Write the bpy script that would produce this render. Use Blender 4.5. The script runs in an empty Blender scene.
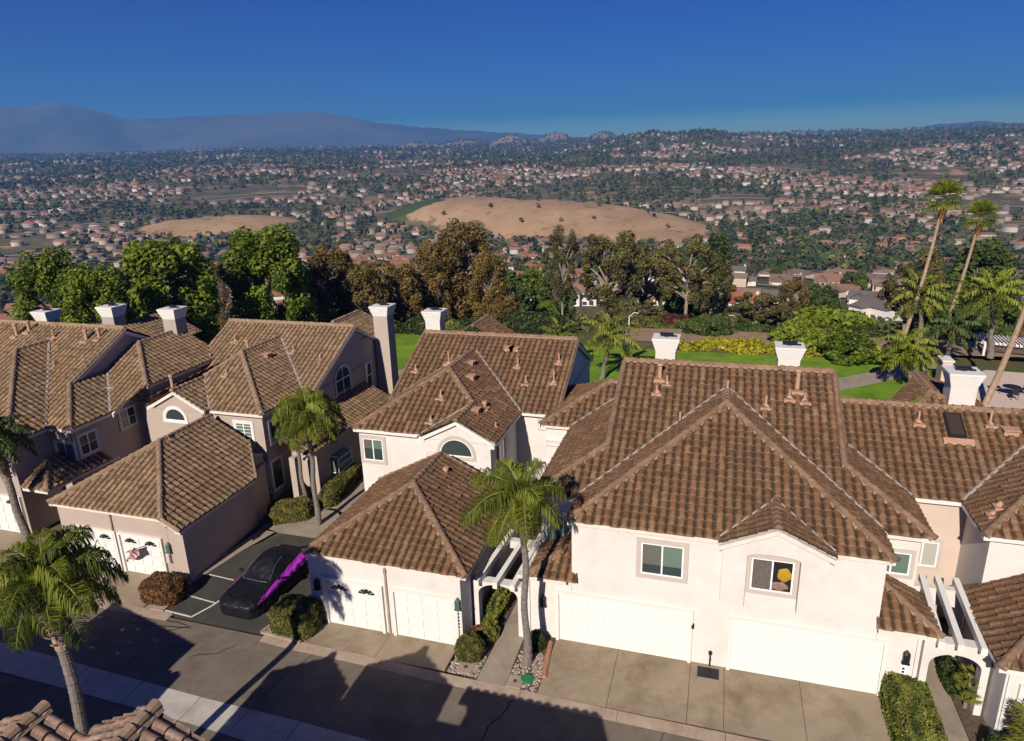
import bpy, bmesh, math, random
import numpy as np
from mathutils import Vector, noise as mnoise
random.seed(7); rng = np.random.default_rng(7)
SC = bpy.context.scene
COL = SC.collection
R = math.radians
# ------------------------------------------------------------------ materials
def mat(name, col, rough=.8, var=0, vscale=4, bump=0, bscale=30, spec=.3, metal=0, dirt=None, dscale=.6, damt=.5):
    m = bpy.data.materials.new(name); m.use_nodes = True
    nt = m.node_tree; b = nt.nodes['Principled BSDF']
    b.inputs['Roughness'].default_value = rough
    b.inputs['Specular IOR Level'].default_value = spec
    b.inputs['Metallic'].default_value = metal
    c4 = (*col, 1)
    b.inputs['Base Color'].default_value = c4
    if var or bump or dirt:
        g = nt.nodes.new('ShaderNodeNewGeometry')
    out = None
    if var:
        n = nt.nodes.new('ShaderNodeTexNoise'); n.inputs['Scale'].default_value = vscale; n.inputs['Detail'].default_value = 6
        n.inputs['Roughness'].default_value = .65
        nt.links.new(g.outputs['Position'], n.inputs['Vector'])
        r = nt.nodes.new('ShaderNodeMapRange'); r.inputs['From Min'].default_value = .3; r.inputs['From Max'].default_value = .7
        r.inputs['To Min'].default_value = 1-var; r.inputs['To Max'].default_value = 1+var
        nt.links.new(n.outputs['Fac'], r.inputs['Value'])
        mx = nt.nodes.new('ShaderNodeMix'); mx.data_type = 'RGBA'; mx.blend_type = 'MULTIPLY'; mx.inputs[0].default_value = 1
        mx.inputs[6].default_value = c4
        nt.links.new(r.outputs[0], mx.inputs[7])
        out = mx.outputs[2]
    if dirt:
        n2 = nt.nodes.new('ShaderNodeTexNoise'); n2.inputs['Scale'].default_value = dscale; n2.inputs['Detail'].default_value = 8
        n2.inputs['Roughness'].default_value = .7
        nt.links.new(g.outputs['Position'], n2.inputs['Vector'])
        r2 = nt.nodes.new('ShaderNodeMapRange'); r2.inputs['From Min'].default_value = .48; r2.inputs['From Max'].default_value = .72
        r2.inputs['To Min'].default_value = 0; r2.inputs['To Max'].default_value = damt
        nt.links.new(n2.outputs['Fac'], r2.inputs['Value'])
        mx2 = nt.nodes.new('ShaderNodeMix'); mx2.data_type = 'RGBA'
        nt.links.new(r2.outputs[0], mx2.inputs[0])
        if out: nt.links.new(out, mx2.inputs[6])
        else: mx2.inputs[6].default_value = c4
        mx2.inputs[7].default_value = (*dirt, 1)
        out = mx2.outputs[2]
    if out: nt.links.new(out, b.inputs['Base Color'])
    if bump:
        n3 = nt.nodes.new('ShaderNodeTexNoise'); n3.inputs['Scale'].default_value = bscale; n3.inputs['Detail'].default_value = 4
        nt.links.new(g.outputs['Position'], n3.inputs['Vector'])
        bp = nt.nodes.new('ShaderNodeBump'); bp.inputs['Strength'].default_value = bump; bp.inputs['Distance'].default_value = .03
        nt.links.new(n3.outputs['Fac'], bp.inputs['Height']); nt.links.new(bp.outputs[0], b.inputs['Normal'])
    return m

def tile_mat(name, cols, dark, sat=1.0):
    """clay tiles: each tile its own tone (uv = tile number + place in the tile), darker along the channels"""
    m = bpy.data.materials.new(name); m.use_nodes = True; nt = m.node_tree; N = nt.nodes.new; L = nt.links.new
    b = nt.nodes['Principled BSDF']; b.inputs['Roughness'].default_value = .82; b.inputs['Specular IOR Level'].default_value = .25
    uv = N('ShaderNodeUVMap'); uv.uv_map = 'tile'
    sx = N('ShaderNodeSeparateXYZ'); L(uv.outputs[0], sx.inputs[0])
    fl = N('ShaderNodeVectorMath'); fl.operation = 'FLOOR'; L(uv.outputs[0], fl.inputs[0])
    wn = N('ShaderNodeTexWhiteNoise'); wn.noise_dimensions = '2D'; L(fl.outputs[0], wn.inputs['Vector'])
    rp = N('ShaderNodeValToRGB'); e = rp.color_ramp.elements
    e[0].position = 0; e[0].color = (*cols[0], 1); e[1].position = 1; e[1].color = (*cols[-1], 1)
    for i, c in enumerate(cols[1:-1]):
        k = e.new((i+1)/(len(cols)-1)); k.color = (*c, 1)
    L(wn.outputs['Value'], rp.inputs[0])
    # weathering patches in the place
    g = N('ShaderNodeNewGeometry')
    n = N('ShaderNodeTexNoise'); n.inputs['Scale'].default_value = .55; n.inputs['Detail'].default_value = 7; n.inputs['Roughness'].default_value = .7
    L(g.outputs['Position'], n.inputs['Vector'])
    n2 = N('ShaderNodeTexNoise'); n2.inputs['Scale'].default_value = 9; n2.inputs['Detail'].default_value = 5; n2.inputs['Roughness'].default_value = .7
    L(g.outputs['Position'], n2.inputs['Vector'])
    r = N('ShaderNodeMapRange'); r.inputs['From Min'].default_value = .35; r.inputs['From Max'].default_value = .68; L(n.outputs['Fac'], r.inputs['Value'])
    r.inputs['To Max'].default_value = .75
    mx = N('ShaderNodeMix'); mx.data_type = 'RGBA'; L(r.outputs[0], mx.inputs[0]); L(rp.outputs[0], mx.inputs[6]); mx.inputs[7].default_value = (*dark, 1)
    # channels coloured darker than the tile crowns, edge broken by noise
    fr = N('ShaderNodeMath'); fr.operation = 'FRACT'; L(sx.outputs[0], fr.inputs[0])
    pp = N('ShaderNodeMath'); pp.operation = 'PINGPONG'; pp.inputs[1].default_value = .5; L(fr.outputs[0], pp.inputs[0])
    add = N('ShaderNodeMath'); add.operation = 'MULTIPLY_ADD'; add.inputs[1].default_value = .35; L(n2.outputs['Fac'], add.inputs[0]); L(pp.outputs[0], add.inputs[2])
    r3 = N('ShaderNodeMapRange'); r3.inputs['From Min'].default_value = .30; r3.inputs['From Max'].default_value = .50; r3.inputs['To Min'].default_value = .82; r3.inputs['To Max'].default_value = 0
    L(add.outputs[0], r3.inputs['Value'])
    mx2 = N('ShaderNodeMix'); mx2.data_type = 'RGBA'; L(r3.outputs[0], mx2.inputs[0]); L(mx.outputs[2], mx2.inputs[6]); mx2.inputs[7].default_value = (dark[0]*.45, dark[1]*.45, dark[2]*.45, 1)
    # worn pale lower edge of each tile
    fv = N('ShaderNodeMath'); fv.operation = 'FRACT'; L(sx.outputs[1], fv.inputs[0])
    a2 = N('ShaderNodeMath'); a2.operation = 'MULTIPLY_ADD'; a2.inputs[1].default_value = -.22; L(n2.outputs['Fac'], a2.inputs[0]); L(fv.outputs[0], a2.inputs[2])
    r5 = N('ShaderNodeMapRange'); r5.inputs['From Min'].default_value = -.06; r5.inputs['From Max'].default_value = .06; r5.inputs['To Min'].default_value = .14; r5.inputs['To Max'].default_value = 0; L(a2.outputs[0], r5.inputs['Value'])
    mx4 = N('ShaderNodeMix'); mx4.data_type = 'RGBA'; L(r5.outputs[0], mx4.inputs[0]); L(mx2.outputs[2], mx4.inputs[6]); mx4.inputs[7].default_value = (.42,.31,.22,1); mx2 = mx4
    # fine speckle
    r4 = N('ShaderNodeMapRange'); r4.inputs['From Min'].default_value = .3; r4.inputs['From Max'].default_value = .7; r4.inputs['To Min'].default_value = .75; r4.inputs['To Max'].default_value = 1.25
    L(n2.outputs['Fac'], r4.inputs['Value'])
    mx3 = N('ShaderNodeMix'); mx3.data_type = 'RGBA'; mx3.blend_type = 'MULTIPLY'; mx3.inputs[0].default_value = 1; L(mx2.outputs[2], mx3.inputs[6]); L(r4.outputs[0], mx3.inputs[7])
    L(mx3.outputs[2], b.inputs['Base Color'])
    bp = N('ShaderNodeBump'); bp.inputs['Strength'].default_value = .35; bp.inputs['Distance'].default_value = .02; L(n2.outputs['Fac'], bp.inputs['Height']); L(bp.outputs[0], b.inputs['Normal'])
    return m

def leaf_mat(name, c0, c1, scale=1.2, trans=.25):
    m = bpy.data.materials.new(name); m.use_nodes = True; nt = m.node_tree; N = nt.nodes.new; L = nt.links.new
    b = nt.nodes['Principled BSDF']; b.inputs['Roughness'].default_value = .55; b.inputs['Specular IOR Level'].default_value = .25
    at = N('ShaderNodeAttribute'); at.attribute_name = 'tone'
    oi = N('ShaderNodeObjectInfo')
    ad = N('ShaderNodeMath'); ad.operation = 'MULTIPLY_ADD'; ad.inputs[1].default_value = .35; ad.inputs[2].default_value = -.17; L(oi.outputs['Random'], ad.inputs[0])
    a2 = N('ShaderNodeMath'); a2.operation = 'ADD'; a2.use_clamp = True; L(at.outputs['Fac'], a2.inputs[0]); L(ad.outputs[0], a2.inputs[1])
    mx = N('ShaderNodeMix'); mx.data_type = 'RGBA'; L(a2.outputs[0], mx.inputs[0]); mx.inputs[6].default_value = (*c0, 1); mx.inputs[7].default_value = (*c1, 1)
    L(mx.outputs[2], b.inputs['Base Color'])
    tr = N('ShaderNodeBsdfTranslucent'); L(mx.outputs[2], tr.inputs['Color'])
    ms = N('ShaderNodeMixShader'); ms.inputs[0].default_value = trans
    L(b.outputs[0], ms.inputs[1]); L(tr.outputs[0], ms.inputs[2]); L(ms.outputs[0], nt.nodes['Material Output'].inputs['Surface'])
    return m

def vcol_mat(name, rough=.85):
    m = bpy.data.materials.new(name); m.use_nodes = True; nt = m.node_tree
    b = nt.nodes['Principled BSDF']; b.inputs['Roughness'].default_value = rough; b.inputs['Specular IOR Level'].default_value = .2
    at = nt.nodes.new('ShaderNodeAttribute'); at.attribute_name = 'Col'
    nt.links.new(at.outputs['Color'], b.inputs['Base Color'])
    return m

def glass_mat(name, col, rough=.06, spec=.8):
    return mat(name, col, rough, spec=spec)

M = {}
M['tile'] = tile_mat('roof tiles brown', [(.125,.060,.028), (.19,.092,.042), (.215,.112,.054), (.265,.155,.082), (.155,.075,.036), (.215,.098,.045)], (.105,.062,.033))
M['tile_b'] = tile_mat('roof tiles tan', [(.18,.106,.053), (.285,.174,.09), (.36,.235,.13), (.24,.146,.077)], (.145,.094,.053))
M['tile_f'] = tile_mat('roof tiles pink', [(.30,.16,.105), (.38,.22,.15), (.42,.27,.20), (.27,.17,.13)], (.20,.14,.11))
M['cap'] = mat('ridge tile clay', (.225,.135,.082), .85, var=.35, vscale=2.2, bump=.3, bscale=20, dirt=(.12,.08,.055), dscale=1.5, damt=.7)
M['cap_b'] = mat('ridge tile tan', (.27,.178,.115), .85, var=.3, vscale=2.2, bump=.3, bscale=20, dirt=(.13,.09,.06), dscale=1.5, damt=.7)
M['mortar'] = mat('mortar', (.25,.175,.12), .9, var=.25, vscale=8)
M['flash'] = mat('valley flashing', (.30,.27,.24), .7, var=.3, vscale=4)
M['white'] = mat('stucco white', (.63,.59,.55), .9, var=.06, vscale=1.6, bump=.22, bscale=45, dirt=(.49,.445,.395), dscale=.5, damt=.55)
M['beige'] = mat('stucco beige', (.40,.325,.27), .9, var=.06, vscale=1.1, bump=.12, bscale=60, dirt=(.36,.28,.23), dscale=.35, damt=.35)
M['grey'] = mat('stucco taupe', (.36,.30,.265), .9, var=.06, vscale=1.1, bump=.12, bscale=60, dirt=(.29,.24,.21), dscale=.35, damt=.35)
M['tan'] = mat('stucco tan', (.54,.42,.345), .9, var=.05, vscale=1.1, bump=.12, bscale=60)
M['trim'] = mat('window trim taupe', (.47,.40,.355), .85, var=.05, vscale=3)
M['paint'] = mat('white paint', (.68,.645,.60), .5, var=.04, vscale=2, dirt=(.62,.57,.50), dscale=1.2, damt=.35)
M['door'] = mat('garage door white', (.69,.67,.645), .45, var=.03, vscale=1.5, dirt=(.58,.54,.50), dscale=.8, damt=.3)
M['vinyl'] = mat('window frame white', (.80,.79,.77), .4)
M['fascia'] = mat('fascia cream', (.66,.585,.515), .7, var=.08, vscale=3, dirt=(.42,.34,.28), dscale=2, damt=.4)
M['glass'] = glass_mat('window glass dark', (.035,.05,.05))
M['blind'] = glass_mat('window glass green blind', (.12,.17,.135), .12)
M['curtain'] = mat('curtain', (.12,.10,.09), .5, var=.35, vscale=14, spec=.6)
M['greyblind'] = glass_mat('grey blind', (.11,.115,.10), .12); M['sheer'] = mat('sheer curtain', (.40,.37,.33), .5, spec=.5)
M['black'] = mat('black metal', (.015,.015,.017), .45)
M['dark'] = mat('dark opening', (.012,.011,.011), .9)
M['pipe'] = mat('pipe terracotta paint', (.42,.245,.165), .8, var=.15, vscale=9)
M['asphalt'] = mat('asphalt', (.165,.135,.105), .95, var=.16, vscale=1.3, bump=.35, bscale=70, dirt=(.10,.08,.06), dscale=.55, damt=.85, spec=.12)
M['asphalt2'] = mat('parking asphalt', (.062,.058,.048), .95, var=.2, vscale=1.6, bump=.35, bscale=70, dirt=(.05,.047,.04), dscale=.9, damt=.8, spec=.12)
M['tar'] = mat('tar', (.022,.02,.019), .6)
M['conc'] = mat('driveway concrete', (.28,.22,.15), .9, var=.13, vscale=.9, bump=.2, bscale=60, dirt=(.13,.088,.048), dscale=.42, damt=.85)
M['conc2'] = mat('walk concrete', (.29,.235,.18), .9, var=.13, vscale=1.3, bump=.2, bscale=60, dirt=(.17,.13,.10), dscale=.8, damt=.7)
M['kerb'] = mat('kerb concrete', (.33,.25,.185), .9, var=.16, vscale=2, bump=.2, bscale=50, dirt=(.19,.14,.10), dscale=1.2, damt=.7)
M['gutter'] = mat('gutter concrete', (.42,.385,.34), .9, var=.12, vscale=1.5, bump=.2, bscale=50, dirt=(.27,.235,.20), dscale=.9, damt=.7)
M['line'] = mat('white road paint', (.62,.58,.52), .7, var=.2, vscale=5)
M['bark'] = mat('bark', (.20,.155,.115), .95, var=.4, vscale=5, bump=.6, bscale=14)
M['bark_pale'] = mat('bark pale', (.25,.195,.15), .9, var=.3, vscale=3, bump=.3, bscale=10)
M['palmtrunk'] = mat('palm trunk', (.17,.145,.125), .95, var=.35, vscale=7, bump=.5, bscale=22)
M['palmboot'] = mat('palm boots', (.30,.215,.155), .95, var=.4, vscale=9, bump=.4, bscale=20)
M['palmsheath'] = mat('palm sheath', (.33,.15,.06), .8, var=.35, vscale=9)
M['soil'] = mat('soil', (.10,.07,.05), 1, var=.35, vscale=6, bump=.6, bscale=25)
M['stone'] = mat('gravel stones', (.33,.26,.21), .9, var=.6, vscale=11)
M['brickred'] = mat('terracotta edging', (.36,.17,.10), .9, var=.3, vscale=5)
# ------------------------------------------------------------------ mesh builder
class MB:
    def __init__(s): s.v = []; s.f = []; s.m = []; s.uv = None
    def add(s, vs, fs, mi=0):
        o = len(s.v); s.v.extend([tuple(p) for p in vs]); s.f.extend([tuple(i+o for i in f) for f in fs]); s.m.extend([mi]*len(fs)); return s
    def hexa(s, p, mi=0):   # 8 corners: bottom 4 ccw, top 4 ccw
        return s.add(p, [(3,2,1,0), (4,5,6,7), (0,1,5,4), (1,2,6,5), (2,3,7,6), (3,0,4,7)], mi)
    def box(s, x0, x1, y0, y1, z0, z1, mi=0):
        return s.hexa([(x0,y0,z0),(x1,y0,z0),(x1,y1,z0),(x0,y1,z0),(x0,y0,z1),(x1,y0,z1),(x1,y1,z1),(x0,y1,z1)], mi)
    def obox(s, o, r, n, u0, u1, v0, v1, d0, d1, mi=0):  # wall frame: o origin, r along wall, n outwards, z up
        P = lambda u, d, v: (o[0]+r[0]*u+n[0]*d, o[1]+r[1]*u+n[1]*d, o[2]+v)
        return s.hexa([P(u0,d1,v0),P(u1,d1,v0),P(u1,d0,v0),P(u0,d0,v0),P(u0,d1,v1),P(u1,d1,v1),P(u1,d0,v1),P(u0,d0,v1)], mi)
    def prism(s, pts, z0, z1, mi=0):
        n = len(pts); a = sum(pts[i][0]*pts[(i+1)%n][1]-pts[(i+1)%n][0]*pts[i][1] for i in range(n))
        if a < 0: pts = pts[::-1]
        vs = [(x,y,z0) for x,y in pts]+[(x,y,z1) for x,y in pts]
        return s.add(vs, [tuple(range(n))[::-1], tuple(range(n,2*n))]+[(i,(i+1)%n,n+(i+1)%n,n+i) for i in range(n)], mi)
    def extr(s, pts3, d, mi=0):  # planar polygon extruded by vector d
        n = len(pts3); q = [(p[0]+d[0],p[1]+d[1],p[2]+d[2]) for p in pts3]
        return s.add(list(pts3)+q, [tuple(range(n)), tuple(range(n,2*n))[::-1]]+[(i,n+i,n+(i+1)%n,(i+1)%n) for i in range(n)], mi)
    def tube(s, pts, rad, n=8, mi=0, cap=True):
        pts = [Vector(p) for p in pts]; rings = []
        for i, p in enumerate(pts):
            t = (pts[min(i+1,len(pts)-1)]-pts[max(i-1,0)]).normalized()
            a = t.cross(Vector((0,0,1)) if abs(t.z) < .9 else Vector((1,0,0))).normalized(); b = a.cross(t)
            r = rad[i] if hasattr(rad,'__len__') else rad
            rings.append([p+(a*math.cos(k*2*math.pi/n)+b*math.sin(k*2*math.pi/n))*r for k in range(n)])
        vs = [q for rg in rings for q in rg]; fs = []
        for i in range(len(pts)-1):
            for k in range(n): fs.append((i*n+k, (i+1)*n+k, (i+1)*n+(k+1)%n, i*n+(k+1)%n))
        if cap: fs += [tuple(range(n)), tuple(range((len(pts)-1)*n, len(pts)*n))[::-1]]
        return s.add(vs, fs, mi)
    def beam(s, p0, p1, w, h, mi=0, drop=True):  # bar along p0-p1, top edge at the points
        p0, p1 = Vector(p0), Vector(p1); t = (p1-p0).normalized(); a = Vector((t.y,-t.x,0)).normalized()*w/2
        u = Vector((0,0,-h))
        return s.hexa([p0+u-a, p0+u+a, p1+u+a, p1+u-a, p0-a, p0+a, p1+a, p1-a], mi)
    def build(s, name, mats, parent=None, smooth=False):
        me = bpy.data.meshes.new(name)
        off = WL.get(parent.name, (0,0,0)) if parent else (0,0,0)
        v = np.array(s.v, dtype=float).reshape(-1,3)-np.array(off)
        me.from_pydata(v.tolist(), [], s.f)
        for m in (mats if isinstance(mats,(list,tuple)) else [mats]): me.materials.append(M[m] if isinstance(m,str) else m)
        me.polygons.foreach_set('material_index', s.m)
        if s.uv is not None:
            l = me.uv_layers.new(name='tile'); l.data.foreach_set('uv', np.array([c for f in s.uv for c in f]).ravel())
        bm = bmesh.new(); bm.from_mesh(me)
        if s.uv is None: bmesh.ops.recalc_face_normals(bm, faces=bm.faces)
        bm.to_mesh(me); bm.free()
        if smooth: me.polygons.foreach_set('use_smooth', [True]*len(me.polygons))
        return link(name, me, parent, off)
WL = {}
def link(name, me, parent=None, off=(0,0,0)):
    o = bpy.data.objects.new(name, me); COL.objects.link(o)
    if parent: o.parent = parent
    WL[o.name] = off
    return o
def tag(o, label=None, cat=None, group=None, kind=None):
    if label: o['label'] = label
    if cat: o['category'] = cat
    if group: o['group'] = group
    if kind: o['kind'] = kind
    return o
def thing(name, label, cat, loc=(0,0,0), group=None):
    o = bpy.data.objects.new(name, None); COL.objects.link(o); o.location = loc; o.empty_display_size = .3
    WL[o.name] = tuple(loc); return tag(o, label, cat, group)
def dup(root, loc, rz=0, sc=None, label=None, group=None, cat=None):
    def cp(o, par):
        c = o.copy(); COL.objects.link(c)
        if par: c.parent = par
        for ch in o.children: cp(ch, c)
        return c
    r = cp(root, None); r.location = loc; r.rotation_euler = (0,0,rz)
    if sc is not None: r.scale = sc if hasattr(sc,'__len__') else (sc,sc,sc)
    return tag(r, label, cat, group)
def npmesh(name, verts, faces4, mats, parent=None, tone=None, col=None, mi=None):
    """quads from numpy arrays; tone / col are per face"""
    me = bpy.data.meshes.new(name)
    off = WL.get(parent.name, (0,0,0)) if parent else (0,0,0)
    verts = np.asarray(verts, dtype=np.float32)-np.array(off, dtype=np.float32)
    nf = len(faces4); k = faces4.shape[1]
    me.vertices.add(len(verts)); me.vertices.foreach_set('co', verts.ravel())
    me.loops.add(nf*k); me.loops.foreach_set('vertex_index', faces4.astype(np.int32).ravel())
    me.polygons.add(nf); me.polygons.foreach_set('loop_start', np.arange(0, nf*k, k, dtype=np.int32))
    me.polygons.foreach_set('loop_total', np.full(nf, k, dtype=np.int32))
    for m in (mats if isinstance(mats,(list,tuple)) else [mats]): me.materials.append(M[m] if isinstance(m,str) else m)
    if mi is not None: me.polygons.foreach_set('material_index', mi.astype(np.int32))
    me.update(calc_edges=True)
    if tone is not None:
        a = me.attributes.new('tone', 'FLOAT', 'FACE'); a.data.foreach_set('value', np.asarray(tone, dtype=np.float32))
    if col is not None:
        a = me.attributes.new('Col', 'FLOAT_COLOR', 'FACE'); c = np.ones((nf,4), dtype=np.float32); c[:,:3] = col; a.data.foreach_set('color', c.ravel())
    me.validate()
    return link(name, me, parent, off)
def leaf_quads(c, n, size, aspect=1.6, jit=.5):
    """leaf quads at centres c facing roughly n"""
    k = len(c); n = n+rng.normal(0, jit, (k,3)); n /= np.linalg.norm(n, axis=1)[:,None]+1e-9
    a = np.cross(n, rng.normal(0,1,(k,3))); a /= np.linalg.norm(a, axis=1)[:,None]+1e-9
    b = np.cross(n, a); s = (size*rng.uniform(.6,1.3,k))[:,None]
    a = a*s*aspect/2; b = b*s/2
    v = np.stack([c-a, c+b*.9-a*.1, c+a, c-b*.9-a*.1], 1).reshape(-1,3)
    return v, np.arange(4*k).reshape(-1,4)
# ------------------------------------------------------------------ roofs
def clip_tiles(mb, poly, e, z0, up, m, w=.325, c=.335, mi=0, h=.085, lift=.03):
    ul = math.hypot(*up); up = (up[0]/ul, up[1]/ul); r = (up[1], -up[0])
    cc = c/math.sqrt(1+m*m)
    uvp = [((x-e[0])*r[0]+(y-e[1])*r[1], (x-e[0])*up[0]+(y-e[1])*up[1]) for x,y in poly]
    u0 = math.floor(min(p[0] for p in uvp)/w)-1; u1 = math.ceil(max(p[0] for p in uvp)/w)+1
    v0 = math.floor(min(p[1] for p in uvp)/cc); v1 = math.ceil(max(p[1] for p in uvp)/cc)
    bm = bmesh.new(); lay = bm.loops.layers.uv.new('tile'); K = 6
    prof = [h*(abs(math.sin(math.pi*k/K))**.75) for k in range(K+1)]
    salt = random.randrange(1000)*7
    def P(u, v, dz): return bm.verts.new((e[0]+r[0]*u+up[0]*v, e[1]+r[1]*u+up[1]*v, z0+m*v+dz))
    for j in range(v0, v1):
        for i in range(u0, u1):
            ja = random.uniform(-.018,.018); jb = random.uniform(-.018,.018); jl = random.uniform(-.014,.02)*random.choice((1,1,1.6))
            uc, vc = (i+.5)*w, (j+.5)*cc
            if not near_poly(uvp, uc, vc, w+.1): continue
            lo = [P((i+k/K)*w+ja*(0<k<K), j*cc+jb-.02, prof[k]+lift+jl) for k in range(K+1)]
            hi = [P((i+k/K)*w+ja*(0<k<K), (j+1)*cc+.01, prof[k]*.93) for k in range(K+1)]
            bt = [P((i+k/K)*w, j*cc+jb-.015, -.01) for k in range(K+1)]
            for k in range(K):
                f = bm.faces.new((lo[k],lo[k+1],hi[k+1],hi[k])); g = bm.faces.new((bt[k],bt[k+1],lo[k+1],lo[k]))
                for ff, vv in ((f,((k,.04),(k+1,.04),(k+1,.96),(k,.96))), (g,((k,.02),(k+1,.02),(k+1,.04),(k,.04)))):
                    for lp, (a, b) in zip(ff.loops, vv): lp[lay].uv = (i+.002+a/K*.996+salt, j+b+salt)
    n = len(poly); area = sum(poly[i][0]*poly[(i+1)%n][1]-poly[(i+1)%n][0]*poly[i][1] for i in range(n))
    pp = poly if area > 0 else poly[::-1]
    for i in range(n):
        a, b = pp[i], pp[(i+1)%n]
        if math.hypot(b[0]-a[0], b[1]-a[1]) < 1e-4: continue
        # the eave itself stays ragged: let tiles overhang it
        nx, ny = b[1]-a[1], -(b[0]-a[0]); ln = math.hypot(nx, ny); nx /= ln; ny /= ln
        ov = .06 if nx*up[0]+ny*up[1] < -.99 else 0
        bmesh.ops.bisect_plane(bm, geom=bm.verts[:]+bm.edges[:]+bm.faces[:], plane_co=(a[0]+nx*ov,a[1]+ny*ov,0), plane_no=(nx,ny,0), clear_outer=True)
    if mb.uv is None: mb.uv = [[(0,0)]*len(f) for f in mb.f]
    o = len(mb.v); bm.verts.index_update()
    mb.v.extend([tuple(v.co) for v in bm.verts])
    for f in bm.faces:
        mb.f.append(tuple(v.index+o for v in f.verts)); mb.m.append(mi); mb.uv.append([tuple(l[lay].uv) for l in f.loops])
    bm.free()
def near_poly(uvp, u, v, r):
    n = len(uvp); ar = sum(uvp[i][0]*uvp[(i+1)%n][1]-uvp[(i+1)%n][0]*uvp[i][1] for i in range(n)); s = 1 if ar > 0 else -1
    for i in range(n):
        a, b = uvp[i], uvp[(i+1)%n]; dx, dy = b[0]-a[0], b[1]-a[1]; l = math.hypot(dx, dy)
        if l < 1e-6: continue
        if s*((u-a[0])*dy-(v-a[1])*dx)/l > r: return False
    return True
def plane(poly, e, z0, up, m):
    ul = math.hypot(*up); up = (up[0]/ul, up[1]/ul)
    return [(x, y, z0+m*((x-e[0])*up[0]+(y-e[1])*up[1])) for x,y in poly]
class Roof:
    def __init__(s, tm='tile', cm='cap'): s.mb = MB(); s.mb.uv = []; s.tm = tm; s.cm = cm
    def slope(s, poly, e, z0, up, m=.5, **k): clip_tiles(s.mb, poly, e, z0, up, m, **k); return s
    def flat(s, pts3): s._add(pts3, [tuple(range(len(pts3)))], 0); return s
    def _add(s, vs, fs, mi):
        s.mb.add(vs, fs, mi); s.mb.uv.extend([[(random.random(),.5)]*len(f) for f in fs])
    def cap(s, p0, p1, r=.125, lift=.05):
        p0, p1 = Vector(p0), Vector(p1); L = (p1-p0).length; n = max(1, round(L/.36)); t = (p1-p0)/n
        d = t.normalized(); a = Vector((d.y,-d.x,0)).normalized(); u = a.cross(d)
        if u.z < 0: u = -u
        for i in range(n):
            r0 = r*random.uniform(.97,1.1); r1 = r*.84; q0 = p0+t*(i-.06)+u*(lift+random.uniform(0,.015)); q1 = p0+t*(i+1.02)+u*(lift-.015)
            K = 6; A = [math.pi*(-.12+1.24*k/K) for k in range(K+1)]
            v0 = [q0+a*math.cos(x)*r0+u*math.sin(x)*r0 for x in A]; v1 = [q1+a*math.cos(x)*r1+u*math.sin(x)*r1 for x in A]
            s._add(v0+v1, [(k,k+1,K+2+k,K+1+k) for k in range(K)]+[tuple(range(K+1))[::-1]], 1)
        # mortar bed on both sides
        for sg in (-1,1):
            b0, b1 = p0+a*sg*r*.7, p1+a*sg*r*.7
            s._add([b0+u*.07, b1+u*.07, b1+a*sg*r*.75-u*.03, b0+a*sg*r*.75-u*.03], [(0,1,2,3) if sg > 0 else (3,2,1,0)], 2)
        return s
    def valley(s, p0, p1, w=.07):
        p0, p1 = Vector(p0), Vector(p1); d = (p1-p0).normalized(); a = Vector((d.y,-d.x,0)).normalized()*w; z = Vector((0,0,.115))
        s._add([p0-a+z*.8, p0+a+z*.8, p1+a+z*.8, p1-a+z*.8, p0+z*.95, p1+z*.95], [(0,4,5,3), (4,1,2,5)], 3); return s
    def build(s, parent): return s.mb.build('roof', [s.tm, s.cm, 'mortar', 'flash'], parent)
EC = [0]
def eave(mb, p0, p1, z, inward, w=.32, h=.17, mi=0):
    """cornice box under an eave from p0 to p1 (plan), reaching inwards"""
    (x0,y0),(x1,y1) = p0, p1; ix, iy = inward; EC[0] += 1; k = EC[0]%6*.0025; l = math.hypot(x1-x0,y1-y0); tx, ty = (x1-x0)/l*k, (y1-y0)/l*k
    x0, y0, x1, y1, z, h = x0+tx+ix*k, y0+ty+iy*k, x1-tx+ix*k, y1-ty+iy*k, z-k, h-k*2
    mb.hexa([(x0,y0,z-h),(x1,y1,z-h),(x1+ix*w,y1+iy*w,z-h),(x0+ix*w,y0+iy*w,z-h),(x0,y0,z),(x1,y1,z),(x1+ix*w,y1+iy*w,z),(x0+ix*w,y0+iy*w,z)], mi)
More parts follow.
